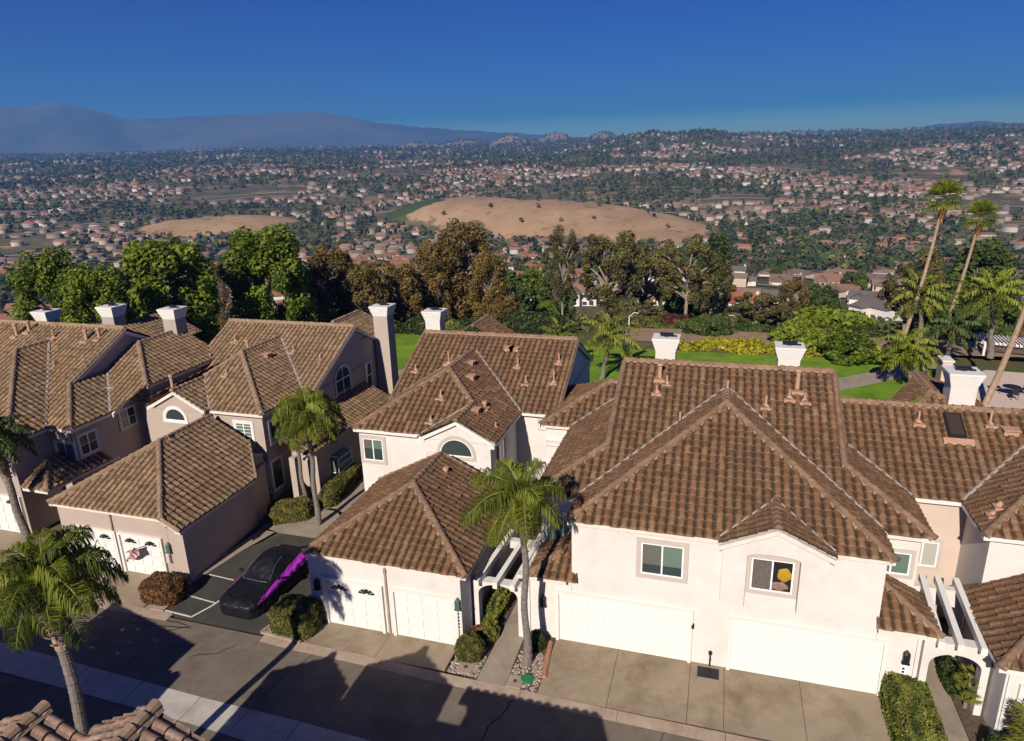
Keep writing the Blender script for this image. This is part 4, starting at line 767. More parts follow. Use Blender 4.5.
def stones(name, polys, n, smin, smax, m='stone'):
    vs, fs = [], []; base = np.array([(-1,-1,-.4),(1,-1,-.4),(1,1,-.4),(-1,1,-.4),(-.6,-.6,.5),(.6,-.6,.5),(.6,.6,.5),(-.6,.6,.5)]); F = np.array([(4,5,6,7),(0,1,5,4),(1,2,6,5),(2,3,7,6),(3,0,4,7)]); k = 0
    for x0,x1,y0,y1 in polys:
        for i in range(n):
            s = random.uniform(smin,smax); a = random.uniform(0,6.3); c, d = math.cos(a), math.sin(a)
            b = base*np.array([s,s*random.uniform(.6,1),s*.7])+rng.normal(0,s*.15,(8,3)); b = np.stack([b[:,0]*c-b[:,1]*d, b[:,0]*d+b[:,1]*c, b[:,2]],1)+np.array([random.uniform(x0,x1), random.uniform(y0,y1), .05])
            vs.append(b); fs.append(F+8*k); k += 1
    return tag(npmesh(name, np.concatenate(vs), np.concatenate(fs), m), kind='stuff')
stones('gravel', [(-1.28,-.16,-3.0,-1.0),(-3.6,-2.45,-2.85,-1.7),(-11.6,-9.85,-2.7,-1.7)], 420, .022, .06)
t = MB()
for i in range(7): t.tube([(-.27+.03*i,-.35-.27*i,.05),(-.25+.03*i,-.62-.27*i,.05)], .10, 7)
tag(t.build('bed_edging', 'brickred'), 'curved terracotta edging beside the left end of the wide driveway', 'edging')
q = MB(); 
for a, b in (((-11.75,-2.72),(-9.85,-2.87)),((-11.75,-2.72),(-11.35,-1.2)),): q.beam((*a,.1),(*b,.1),.12,.1)
tag(q.build('planter_kerb', 'kerb'), 'pale concrete edge round the planter at the left garage door', 'edging')
# ------------------------------------------------------------------ covered car
def car():
    t = thing('covered_car', 'low car under a black cover with purple side stripes, parked between the garages', 'car', (-13.2,0,0))
    # sections along the length: y, half width at floor, at belt, at top, belt z, top z
    S = [(-2.40,.50,.56,.34,.44,.52),(-2.30,.74,.78,.56,.52,.63),(-2.05,.90,.92,.70,.58,.70),(-1.6,.95,.97,.74,.63,.76),(-1.15,.96,.97,.72,.68,.82),(-.8,.95,.96,.68,.72,.88),(-.45,.95,.95,.58,.74,1.14),(-.05,.95,.95,.53,.76,1.40),(.4,.95,.95,.50,.78,1.50),(.85,.95,.95,.49,.80,1.50),(1.25,.96,.96,.50,.82,1.38),(1.65,.96,.96,.58,.86,1.12),(1.95,.94,.94,.66,.84,.98),(2.2,.86,.87,.62,.80,.93),(2.36,.62,.62,.4,.6,.78)]
    mb = MB(); rings = []; K = 24
    for i, (y,a,b,c,zb,zt) in enumerate(S):
        g_ = max(0,zt-zb-.12); prof = [(a*1.03,.03),(a*1.05,.16),(a*1.02,.34),(b*1.01,zb*.68),(b*1.0,zb*.90),(b*.965,zb+.015),(b*.87,zb+.05),(c+.17*(1 if g_ > .15 else .9),zb+.06+g_*.45),(c,zb+.09+g_*.90),(c*.55,zt-.012)]
        ring = [(x,z) for x,z in prof]+[(0,zt+.005)]+[(-x,z) for x,z in prof[::-1]]
        rg = []
        for j, (x,z) in enumerate(ring):
            w = .014*math.sin(3.1*y*4+j*2.3)+.014*math.sin(y*11+j*1.1)+(.02*math.sin(j*2.9+y*3) if j < 3 or j > 17 else 0)
            rg.append((x+w, y+.01*math.sin(j*1.9), z+w*.6 if z > .1 else z))
        rings.append(rg)
    n = len(rings[0]); vs = [p for r in rings for p in r]; fs = []; mi = []
    for i in range(len(S)-1):
        for j in range(n-1): fs.append((i*n+j, i*n+j+1, (i+1)*n+j+1, (i+1)*n+j))
    fs += [tuple(range(n))[::-1], tuple(range((len(S)-1)*n, len(S)*n))]
    a = R(3); ca, sa = math.cos(a), math.sin(a); ox, oy = -13.35, .02
    me = bpy.data.meshes.new('cover'); me.from_pydata([tuple(v) for v in vs], [], fs)
    M['cover'] = mat('black car cover', (.007,.007,.009), .5, bump=1, bscale=4, spec=.28)
    m = M['cover'].copy(); m.name = 'car cover with purple side'; nt = m.node_tree; N = nt.nodes.new; L = nt.links.new; bs = nt.nodes['Principled BSDF']
    tc = N('ShaderNodeTexCoord'); sp = N('ShaderNodeSeparateXYZ'); L(tc.outputs['Object'], sp.inputs[0])
    def mth(op, a_, b_=None, c_=None):
        x = N('ShaderNodeMath'); x.operation = op
        for k_, v_ in enumerate((a_,b_,c_)):
            if v_ is None: continue
            if isinstance(v_, (int,float)): x.inputs[k_].default_value = v_
            else: L(v_, x.inputs[k_])
        return x.outputs[0]
    ax = mth('ABSOLUTE', sp.outputs[0]); lo = mth('MULTIPLY_ADD', sp.outputs[1], .03, .60); hi = mth('MULTIPLY_ADD', sp.outputs[1], .19, 1.08)
    f = mth('MULTIPLY', mth('MULTIPLY', mth('GREATER_THAN', sp.outputs[2], lo), mth('LESS_THAN', sp.outputs[2], hi)), mth('MULTIPLY', mth('GREATER_THAN', ax, mth('MULTIPLY_ADD', sp.outputs[1], -.055, .80)), mth('GREATER_THAN', sp.outputs[1], -2.2)))
    mx = N('ShaderNodeMix'); mx.data_type = 'RGBA'; L(f, mx.inputs[0]); mx.inputs[6].default_value = (.007,.007,.009,1); mx.inputs[7].default_value = (.42,.03,.46,1); L(mx.outputs[2], bs.inputs['Base Color'])
    me.materials.append(m); me.polygons.foreach_set('use_smooth', [True]*len(fs))
    bm = bmesh.new(); bm.from_mesh(me); bmesh.ops.recalc_face_normals(bm, faces=bm.faces); bm.to_mesh(me); bm.free()
    o = link('cover', me, t); sb = o.modifiers.new('sub','SUBSURF'); sb.levels = 3; sb.render_levels = 3
    tx = bpy.data.textures.new('cloth folds','CLOUDS'); tx.noise_scale = .28; tx.noise_depth = 3; dm = o.modifiers.new('folds','DISPLACE'); dm.texture = tx; dm.texture_coords = 'LOCAL'; dm.strength = .085; dm.mid_level = .5
    WL[t.name] = (0,0,0)
    M['seam'] = mat('grey cover piping', (.10,.10,.12), .5)
    q = MB(); q.tube([(-.66,-.78,.86),(-.3,-.92,.93),(.3,-.92,.93),(.66,-.78,.86)], .014, 5); q.tube([(.66,-.78,.86),(.57,-.1,1.27),(.53,.45,1.42)], .012, 5); q.tube([(-.66,-.78,.86),(-.57,-.1,1.27),(-.53,.45,1.42)], .012, 5); q.build('piping', 'seam', t)
    for sx in (-1,1):
        for wy in (-1.5,1.45): q = MB(); q.tube([(sx*.80,wy,.33),(sx*.94,wy,.33)], .33, 20); q.build('wheel', 'black', t)
        q = MB(); q.tube([(sx*.86,-.45,.95),(sx*1.0,-.48,.98),(sx*1.06,-.46,.96)], [.05,.10,.04], 8); q.build('mirror', 'cover', t)
    t.location = (ox,oy,.02); t.rotation_euler = (0,0,-a); t.scale = (1.04,.93,1.02)
    return t
car()
# ------------------------------------------------------------------ flag on the garage
def flag():
    t = thing('flag', 'faded striped flag on a short pole beside the beige garage door', 'flag', (-21.0,-.5,1.5))
    q = MB(); q.tube([(-20.7,-.5,1.0),(-19.35,-1.05,1.95)], .015, 6); q.build('pole', 'vinyl', t)
    K = 14; J = 12; vs, fs, mi = [], [], []
    for i in range(K+1):
        for j in range(J+1):
            f, g = i/K, j/J; x = -20.65+1.3*f+.05*math.sin(g*5+f*3); y = -.53-.53*f+.06*math.sin(g*6+f*4); z = 1.03+.92*f-.5*g-.06*math.sin(f*3)
            vs.append((x+.05*g, y+.10*g*math.sin(f*9), z))
    for i in range(K):
        for j in range(J):
            fs.append((i*(J+1)+j, i*(J+1)+j+1, (i+1)*(J+1)+j+1, (i+1)*(J+1)+j)); mi.append(2 if (j < 5 and i >= 8) else (i % 2))
    M['fl0'] = mat('flag red', (.30,.06,.07), .9); M['fl1'] = mat('flag white', (.50,.42,.43), .9); M['fl2'] = mat('flag blue', (.07,.07,.16), .9)
    mb = MB(); mb.v = vs; mb.f = fs; mb.m = mi; mb.build('cloth', ['fl0','fl1','fl2'], t, True)
flag()
# ------------------------------------------------------------------ clipped shrubs
M['hedge_g'] = leaf_mat('hedge leaves green', (.06,.085,.015), (.27,.27,.05), trans=.3)
M['hedge_o'] = leaf_mat('hedge leaves olive', (.05,.06,.015), (.21,.19,.045), trans=.3)
M['hedge_r'] = leaf_mat('hedge leaves russet', (.07,.04,.015), (.26,.13,.05), trans=.3)
M['hedge_d'] = leaf_mat('shrub leaves dark', (.018,.034,.010), (.085,.12,.03), trans=.3)
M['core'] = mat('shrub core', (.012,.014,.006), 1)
def shrub_mesh(name, a, b, h, m, n, size, power=2.6, rough=.06, parent=None, loc=(0,0,0)):
    """superellipsoid shell of leaves over a dark twig core"""
    e = 2/power; d = rng.normal(0,1,(n*2,3)); d /= np.linalg.norm(d,axis=1)[:,None]; d = d[d[:,2] > -.45][:n]; n = len(d)
    d = d/(np.sum(np.abs(d)**power,1)**(1/power))[:,None]
    nz = np.array([mnoise.noise(Vector((x*2.2+a*3,y*2.2+b*5,z*2.2))) for x,y,z in d[:n]])
    rr = 1+rough*nz*2+rng.normal(0,.025,n)-np.abs(rng.normal(0,.03,n))
    c = d*rr[:,None]*np.array([a,b,h*.62])+np.array([0,0,h*.38]); nr = np.sign(d)*np.abs(d)**(power-1)/np.array([a,b,h*.62]); nr /= np.linalg.norm(nr,axis=1)[:,None]
    c[:,2] = np.maximum(c[:,2], .04)
    v, f = leaf_quads(c, nr, size, jit=.75)
    tone = np.clip(.5+nz*.9+rng.normal(0,.22,n),0,1)
    off = np.array(loc); o = npmesh(name, v+off, f, m, parent, tone=tone)
    # core
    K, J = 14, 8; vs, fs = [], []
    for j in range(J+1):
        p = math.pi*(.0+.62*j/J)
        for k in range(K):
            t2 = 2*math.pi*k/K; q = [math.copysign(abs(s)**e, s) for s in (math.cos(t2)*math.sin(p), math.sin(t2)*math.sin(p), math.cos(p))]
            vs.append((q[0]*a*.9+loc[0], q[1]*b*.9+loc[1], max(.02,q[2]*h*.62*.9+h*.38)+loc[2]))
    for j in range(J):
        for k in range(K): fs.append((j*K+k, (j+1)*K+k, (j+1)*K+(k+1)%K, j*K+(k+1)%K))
    return o, vs, fs
def shrub(label, x, y, a, b, h, m, n, size=.06, rz=0, power=2.6, name='shrub', group=None, z=0, rough=.06):
    t = thing(name, label, 'hedge' if name == 'hedge' else 'shrub', (0,0,0), group)
    o, vs, fs = shrub_mesh('foliage', a, b, h, m, n, size, power, rough, t)
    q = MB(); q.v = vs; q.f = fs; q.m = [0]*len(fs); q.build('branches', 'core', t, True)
    t.location = (x,y,z); t.rotation_euler = (0,0,rz); return t
shrub('square clipped olive hedge at the right end of the wide driveway', 12.0, -1.15, .68, 1.6, 1.05, 'hedge_g', 14000, .062, power=6, name='hedge')
shrub('reddish clipped bush at the corner of the beige garage', -17.45, -1.75, .95, .68, 1.0, 'hedge_r', 7000, .065, power=3.2)
shrub('large boxy bush with a shaded side beside the covered car', -10.5, -2.05, .95, .72, 1.2, 'hedge_o', 9000, .065, power=4)
shrub('small ball shaped bush at the foot of the white garage corner', -3.05, -1.85, .55, .5, .95, 'hedge_o', 5000, .055, power=2.2)
shrub('small dark bush behind the nearest street palm trunk', -.75, -.75, .35, .35, .75, 'hedge_d', 1800, .06, power=2.2)
hed = 'clipped hedges along the entry walk'
shrub('long clipped hedge beside the entry walk, its near end squared off', -16.05, 5.75, 1.1, .62, 1.0, 'hedge_o', 9000, .065, rz=.55, power=4.5, name='hedge', group=hed)
shrub('clipped hedge further up the entry walk under the glazed garden window', -15.05, 9.3, .55, 2.1, .9, 'hedge_o', 9000, .065, rz=.1, power=4.5, name='hedge', group=hed)
shrub('low sunlit hedge at the far end of the entry walk', -12.75, 9.8, .4, 2.3, .6, 'hedge_g', 6000, .06, power=4.5, name='hedge', group=hed)
shrub('russet bush beside the column of the beige house', -16.7, 7.6, .5, .4, .9, 'hedge_r', 2500, .07)
shrub('dark rounded shrub under the right pergola by the tan wall', 13.85, 1.2, .35, .8, .8, 'hedge_d', 3000, .07)
shrub('dark low shrub at the bottom right corner beside the entry walk', 14.6, -2.2, .8, .7, .8, 'hedge_d', 4500, .07)
shrub('green climbing shrub along the shaded garage wall under the left pergola', -2.95, 1.6, .42, 1.6, .75, 'hedge_g', 4500, .08, rough=.2)
shrub('small leafy plant at the garage corner beside the left pergola', -2.75, -.55, .35, .5, .55, 'hedge_g', 1600, .09, rough=.25)
shrub('small reddish plant between ball bush and left pergola', -3.1, -.75, .25, .25, .5, 'hedge_r', 700, .08, rough=.25)
# broad leaved tropical plants at lower right
def fan_plant(label, x, y, h, n, m, L=.55, name='shrub'):
    t = thing(name, label, 'plant', (x,y,0)); q = MB(); vs, fs, tn = [], [], []
    for i in range(n):
        a = random.uniform(0,6.28); el = random.uniform(.15,1.2); z = h*random.uniform(.35,1); p = Vector((x,y,z)); d = Vector((math.cos(a)*math.cos(el), math.sin(a)*math.cos(el), math.sin(el)*.7)); s = Vector((-math.sin(a),math.cos(a),0))
        l = L*random.uniform(.7,1.2)
        for k in range(9):
            b = (k-4)/4*1.2; dd = (d*math.cos(b)+s*math.sin(b)).normalized(); st = p+d*l*.4; e = st+dd*l*.6; e.z -= .1*l; w = dd.cross(Vector((0,0,1))).normalized()*.035
            o = len(vs); vs += [st, st+(e-st)*.55+w, e, st+(e-st)*.55-w]; fs.append((o,o+1,o+2,o+3)); tn.append(random.random())
    npmesh('foliage', np.array([tuple(v) for v in vs]), np.array(fs), m, t, tone=tn)
    q.tube([(x,y,0),(x+.03,y,h*.6),(x,y+.02,h*.95)], [.07,.05,.03], 7); q.build('stem', 'bark', t)
fan_plant('bushy fan leaved plant at the lower right in front of the white corner', 15.0, -1.9, 1.7, 60, 'hedge_g', .8)
fan_plant('leafy plant seen through the arch of the right pergola', 13.95, .1, 1.3, 40, 'hedge_g', .55)
fan_plant('spiky plant beside the path light at the bottom right corner', 14.3, -2.9, 1.0, 30, 'hedge_g', .6)
t = thing('path_light', 'white globe path light at the bottom right corner', 'lamp', (14.05,-3.0,0)); q = MB(); q.tube([(14.05,-3.0,0),(14.05,-3.0,.5)], .03, 8); q.build('post', 'black', t)
q = MB()
q.tube([(14.05,-3.0,.47+.26*(1-math.cos(math.pi*j/8))/2) for j in range(9)], [max(.012,.13*math.sin(math.pi*j/8)) for j in range(9)], 14); q.build('globe', 'vinyl', t, True)
# ------------------------------------------------------------------ palms
M['frond'] = leaf_mat('palm fronds', (.07,.10,.010), (.36,.39,.05), trans=.5); M['frond_d'] = leaf_mat('palm fronds dull', (.035,.06,.014), (.12,.16,.035), trans=.3)
M['rachis'] = mat('palm rachis', (.22,.22,.07), .6)
def queen_fronds(n, L, droop, leaf, per=46, top=1.35, w=.028):
    """feather fronds: drooping leaflets on arching ribs; returns verts, quads, tone, and rib tubes"""
    V, T = [], []; ribs = MB()
    for i in range(n):
        a = i*2.39996+random.uniform(-.2,.2); f = (i+.5)/n; el = top-f*1.75; l = L*random.uniform(.85,1.1)*(.8+.2*min(1,f*3))
        p = Vector((0,0,0)); d = Vector((math.cos(a)*math.cos(el), math.sin(a)*math.cos(el), math.sin(el))); pts = [p.copy()]; K = 12; tone0 = random.uniform(.15,.85)-(.25 if f > .8 else 0)
        for k in range(K):
            d = (d+Vector((0,0,-droop*(.25+k/K)))/K*1.6).normalized(); p = p+d*l/K; pts.append(p.copy())
        ribs.tube(pts, [.035*(1-.85*k/K) for k in range(K+1)], 4, cap=False)
        for k in range(per):
            s = (k+1)/per*.9+.09; x = s*K; j = min(K-1,int(x)); q = pts[j].lerp(pts[j+1], x-j); t = (pts[j+1]-pts[j]).normalized(); sd = t.cross(Vector((0,0,1))).normalized() if abs(t.z) < .98 else Vector((1,0,0)); ll = leaf*math.sin(math.pi*min(1,.18+.8*s))**.6*random.uniform(.8,1.15)
            for sg in (-1,1):
                u = (sd*sg*random.uniform(.55,1)+t*random.uniform(.25,.6)+Vector((random.uniform(-.2,.2),random.uniform(-.2,.2),random.uniform(-.15,.45)))).normalized()
                m1 = q+u*ll*.5; e = m1+(u*.55+Vector((0,0,-.8*droop-.25))).normalized()*ll*.5; b = u.cross(Vector((random.uniform(-.4,.4),random.uniform(-.4,.4),1))).normalized()*w*random.uniform(.8,1.3)
                V += [q-b*.6,q+b*.6,m1+b,m1-b, m1-b,m1+b,e+b*.15,e-b*.15]; tn = min(1,max(0,tone0+random.uniform(-.3,.3))); T += [tn,tn]
    return np.array([tuple(v) for v in V]), np.arange(len(V)).reshape(-1,4), T, ribs
def queen_palm(label, base, crown, r, n, L, droop, leaf, per=46, boots=0, m='frond', group=None, w=.028, sheath=True, wind=(0,0)):
    t = thing('palm_tree', label, 'palm tree', base, group); b, c = Vector(base), Vector(crown); K = 26
    pts = [b.lerp(c,k/K)+Vector((.05*math.sin(k*.5),0,0))*(1 if 0<k<K else 0) for k in range(K+1)]
    q = MB()
    P2, R2 = [], []
    for k in range(K):   # ring scars
        for f, rr in ((0,1.0),(.8,.96),(.9,1.05)): P2.append(pts[k].lerp(pts[k+1],f)); R2.append(r*rr*(1.25-.3*min(1,k/6))*(1-.22*k/K))
    q.tube(P2, R2, 12); q.build('trunk', 'palmtrunk', t)
    if boots:
        q = MB(); ax = (c-b).normalized()
        for i in range(boots):
            f = i/boots; p = c-ax*(.3+1.75*(1-f)); a = i*2.39996; d = Vector((math.cos(a),math.sin(a),.9)).normalized(); s = Vector((-math.sin(a),math.cos(a),0)); o = p+d*r*.5; l = random.uniform(.16,.34); e = o+d*l+Vector((math.cos(a),math.sin(a),0))*.06
            q.hexa([o-s*.11-d*.04, o+s*.11-d*.04, o+s*.10+Vector((0,0,-.07)), o-s*.10+Vector((0,0,-.07)), e-s*.06, e+s*.06, e+s*.05+Vector((0,0,-.05)), e-s*.05+Vector((0,0,-.05))])
        q.tube([c-ax*2.1, c-ax*1.2, c-ax*.3], [r*.95,r*1.35,r*1.1], 10); q.build('boots', 'palmboot', t)
    if sheath:
        q = MB(); ax = (c-b).normalized(); q.tube([c-ax*.75, c-ax*.35, c+ax*.1], [r*.92,r*1.2,r*.5], 10); q.build('crown_shaft', 'palmsheath' if not boots else 'palmboot', t)
    V, F, T, ribs = queen_fronds(n, L, droop, leaf, per, w=w)
    hh = np.linalg.norm(V[:,:2],axis=1)[:,None]; V[:,:2] += hh*np.array(wind)
    o = npmesh('crown', V+np.array(crown), F, m, t, tone=T)
    rb = MB(); rb.v = [(x+c.x+math.hypot(x,y)*wind[0], y+c.y+math.hypot(x,y)*wind[1], z+c.z) for x,y,z in ribs.v]; rb.f = ribs.f; rb.m = ribs.m; rb.build('ribs', 'rachis', t)
    return t
street = 'queen palms along the street'
queen_palm('tall street palm in front, between the white garage and the wide driveway', (-.85,-1.72,0), (-.84,-1.72,7.0), .145, 21, 2.1, 1.55, .8, 84, group=street, wind=(-.22,0), w=.012)
queen_palm('palm at the lower left with a shaggy boot covered trunk in the shaded street', (-11.0,-11.05,0), (-10.95,-11.0,8.1), .18, 28, 1.85, 1.6, .75, 100, boots=46, group=street, w=.013, wind=(.0,.05))
queen_palm('slim palm beside the entry walk hedge, right of the beige house', (-14.25,5.5,0), (-14.1,5.48,6.25), .14, 30, 2.1, 1.9, .8, 84, group=street, w=.017)
queen_palm('dark palm at the left edge in front of the taupe house', (-26.9,-.4,0), (-27.6,-.3,5.9), .2, 28, 2.0, 1.4, .6, 66, w=.02, boots=30, m='frond_d', group=street)
queen_palm('thin bare trunked palm just left of the slim hedge palm', (-15.6,6.6,0), (-15.9,6.7,5.4), .12, 9, 1.3, 1.5, .45, 30, m='frond_d', group=street)
CX, CY = 5.24, -22.06
TD = [0,72,84,105,150,220,300,500,700,900,1100,1400,1800,2400,3200,4200,5500,7000,8200]
TZ = [-.12,-.12,-2.6,-9,-19,-30,-42,-66,-80,-82,-66,-45,-18,8,35,70,112,146,120]
RIDGE = [(-37.4, 64.5), (-34.3, 71.5), (-33.0, 69.7), (-31.3, 77.6), (-29.6, 70.3), (-27.1, 56.9), (-23.2, 60.2), (-19.1, 63.3), (-14.1, 66.1), (-9.7, 56.1), (-4.3, 46.4), (1.2, 38.6), (7.5, 28.8), (15.1, 20.5), (22.2, 18.5), (28.7, 17.5), (31.0, 23.6), (33.3, 25.0), (35.6, 19.8), (39.5, 12.4)]
def azel(x, y):
    dx, dy = x-CX, y-CY
    return np.degrees(np.arctan2(dx, dy))+17.3, np.hypot(dx, dy)   # degrees right of the view axis, distance
def sm(a, b, x): 
    t = np.clip((x-a)/(b-a),0,1); return t*t*(3-2*t)
def hillmask(az, d, W=1.):
    # two dry grass hills in the valley
    wob = .10*np.sin(az*1.3+d*.006)+.08*np.sin(az*.55-d*.011+1)
    wob = wob*W
    q1 = ((az-3.6)/13.6)**2+((d-1020+7*(az-3))/150)**2+wob
    q2 = ((az+22.6)/5.6)**2+((d-1090)/90)**2+wob
    return q1, q2
def hz(x, y):
    x = np.asarray(x, float); y = np.asarray(y, float); az, d = azel(x, y)
    z = np.interp(d, TD, TZ)
    w = sm(75,160,d)
    z = z+w*(2.2*np.sin(x*.021+1)*np.sin(y*.017)+4*np.sin(x*.0061+2)*np.sin(y*.0049+.5)*sm(200,700,d)+14*np.sin(x*.0021)*np.cos(y*.0017+1)*sm(900,2500,d))
    q1, q2 = hillmask(az, d, .25)
    z = z+31*np.clip(1-q1,0,1)**.8*(1-.022*np.clip(az,-8,16))+12*np.clip(1-q2,0,1)**.8+w*.9*np.sin(az*1.9+d*.013)*np.clip(1-q1,0,1)
    # plateau of houses on the ridge to the right
    z = z+(78*sm(2,12,az)-80*sm(12,26,az))*np.exp(-((d-3300)/900)**2)*(.88+.12*np.sin(az*1.3))
    # dry low hills on the skyline
    z = z+80*np.exp(-((d-6300)/700)**2)*np.exp(-((az-5)/13)**2)*(.6+.4*np.sin(az*1.7+1))
    # mountains
    e = np.interp(az, [a for a,_ in RIDGE], [b for _,b in RIDGE])
    e = e-7*sm(-16,-8,az)*(1-sm(20,26,az))
    e = e+.5*np.sin(az*2.1)+.35*np.sin(az*5.3+1)
    m = sm(7600,9400,d)
    z = z*(1-m)+m*(18+e*9.4)
    # no rise behind the camera
    back = sm(60,90,np.abs(az)); z = z*(1-back)+np.minimum(z,-.12)*back
    return z
azs = np.unique(np.concatenate([np.arange(-180,-48,4.), np.arange(-48,84,.5), np.arange(84,180,4.)]))
rs = np.concatenate([[0,20,40,60,70,76,82,90,100], np.geomspace(112,700,34), np.linspace(715,1250,46), np.geomspace(1270,9400,70), [9700,10200]])
A, D = np.meshgrid(azs, rs); th = np.radians(A-17.3)
X = CX+D*np.sin(th); Y = CY+D*np.cos(th); Z = hz(X, Y)
Z[-1] -= 500; Z[-2] -= 120
na, nr = len(azs), len(rs); i, j = np.meshgrid(np.arange(nr-1), np.arange(na)); i, j = i.ravel(), j.ravel(); j2 = (j+1)%na
ter = npmesh('terrain', np.stack([X,Y,Z],-1).reshape(-1,3), np.stack([i*na+j, i*na+j2, (i+1)*na+j2, (i+1)*na+j],1), M['soil'])
tag(ter, kind='structure'); ter.data.polygons.foreach_set('use_smooth', [True]*len(ter.data.polygons))
def hill_attr():
    q1, q2 = hillmask(A, D); dry = np.maximum(1-q1, 1-q2)
    dry = np.maximum(dry, .9*np.exp(-((D-6300)/600)**2)*(np.abs(A-5) < 14))
    golf = .55-((A+7.5)/4)**2-((D-1090)/60)**2
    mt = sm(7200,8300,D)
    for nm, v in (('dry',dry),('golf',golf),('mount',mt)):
        a = ter.data.attributes.new(nm,'FLOAT','POINT'); a.data.foreach_set('value', np.asarray(v,dtype=np.float32).ravel())
hill_attr()
def terrain_mat():
    m = bpy.data.materials.new('terrain brush'); m.use_nodes = True; nt = m.node_tree; N = nt.nodes.new; L = nt.links.new; b = nt.nodes['Principled BSDF']; b.inputs['Roughness'].default_value = 1; b.inputs['Specular IOR Level'].default_value = .05
    g = N('ShaderNodeNewGeometry')
    def noise(s, d=6): n = N('ShaderNodeTexNoise'); n.inputs['Scale'].default_value = s; n.inputs['Detail'].default_value = d; n.inputs['Roughness'].default_value = .65; L(g.outputs['Position'], n.inputs['Vector']); return n.outputs['Fac']
    def mix(f, a, c): x = N('ShaderNodeMix'); x.data_type = 'RGBA'; L(f, x.inputs[0]); (L(a, x.inputs[6]) if not isinstance(a, tuple) else setattr(x.inputs[6],'default_value',(*a,1))); (L(c, x.inputs[7]) if not isinstance(c, tuple) else setattr(x.inputs[7],'default_value',(*c,1))); return x.outputs[2]
    def rng_(v, a, c): r = N('ShaderNodeMapRange'); r.inputs['From Min'].default_value = a; r.inputs['From Max'].default_value = c; L(v, r.inputs['Value']); return r.outputs[0]
    def attr(n): x = N('ShaderNodeAttribute'); x.attribute_name = n; return x.outputs['Fac']
    def madd(a, k, c): x = N('ShaderNodeMath'); x.operation = 'MULTIPLY_ADD'; L(a, x.inputs[0]); x.inputs[1].default_value = k; L(c, x.inputs[2]); return x.outputs[0]
    base = mix(rng_(noise(.02),.4,.6), (.075,.075,.03), (.17,.125,.07)); base = mix(rng_(noise(.11),.5,.62), base, (.09,.095,.035)); base = mix(rng_(noise(.006),.5,.6), base, (.13,.10,.06))
    grass = mix(rng_(noise(.016,8),.35,.65), (.44,.285,.16), (.32,.20,.105)); grass = mix(rng_(noise(.07,8),.55,.7), grass, (.27,.165,.085)); grass = mix(rng_(noise(.035,9),.60,.66), grass, (.17,.12,.06))
    o = mix(rng_(madd(noise(.014,9), 1.1, attr('dry')),.60,.70), base, grass)
    o = mix(rng_(madd(noise(.02,6), .8, attr('golf')),.5,.6), o, (.055,.085,.025))
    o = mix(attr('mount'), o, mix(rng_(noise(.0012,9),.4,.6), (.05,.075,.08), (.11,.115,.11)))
    L(o, b.inputs['Base Color']); return m
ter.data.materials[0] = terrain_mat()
# greenbelt behind the houses
M['grass'] = mat('lawn grass', (.14,.23,.02), .9, var=.3, vscale=.5, bump=.5, bscale=9, dirt=(.05,.10,.012), dscale=.15, damt=.6, spec=.1)
M['mulch'] = mat('dry mulch slope', (.25,.165,.10), 1, var=.3, vscale=1.2, bump=.5, bscale=8)
sheet('lawn', [[(-48,21.5),(-26,24),(-3,24),(12,21),(30,21),(22,33),(21.5,43.6),(2,43.2),(-8,43.5),(-30,44.5),(-60,40)]], -.05, 'grass')
sheet('slope_bed', [[(-6,46.2),(2,46),(21,46.0),(34,47),(34,52),(-8,52)]], -.04, 'mulch')
tag(sheet('greenbelt_path', strip([(8,30),(13,34),(15.6,36.2),(18,38.2),(20.6,40.6),(24,42.5)],2.3), -.035, 'conc2'))
sheet('greenbelt_path', strip([(-30,27),(-22,31),(-20,35)],1.5), -.035, 'conc2')
sheet('patio', [[(22.2,30.2),(34,28),(36,41),(27,42),(22.5,37)]], -.03, 'tan')
# ------------------------------------------------------------------ flowers, hedges behind the houses
M['flower'] = leaf_mat('yellow flowering leaves', (.10,.13,.012), (.50,.40,.02), trans=.2)
def mounds(name, label_kind, pts, m, size, per):
    C_, N_ = [], []
    for x,y,r,h in pts:
        n = per; th = rng.uniform(0,6.283,n); ph = np.arccos(rng.uniform(0,1,n)); d = np.stack([np.cos(th)*np.sin(ph),np.sin(th)*np.sin(ph),np.cos(ph)],1); C_.append(d*np.array([r,r,h])*rng.uniform(.85,1.05,(n,1))+np.array([x,y,-.05])); N_.append(d)
    c = np.concatenate(C_); v, f = leaf_quads(c, np.concatenate(N_), size, jit=.7)
    return tag(npmesh(name, v, f, m, tone=rng.uniform(0,1,len(f))), kind=label_kind)
mounds('flowering_ground_cover', 'stuff', [(x+random.uniform(-.5,.5), 44.6+random.uniform(-1.2,1.3)+.02*x, random.uniform(.5,1.0), random.uniform(.3,.7)) for x in np.arange(0.5,21.5,.42)]+[(x+random.uniform(-.5,.5), 47.4+random.uniform(-.6,.6), random.uniform(.4,.8), random.uniform(.25,.5)) for x in np.arange(4,20,.9)], 'flower', .26, 90)
bh = 'low hedges along the greenbelt edge'
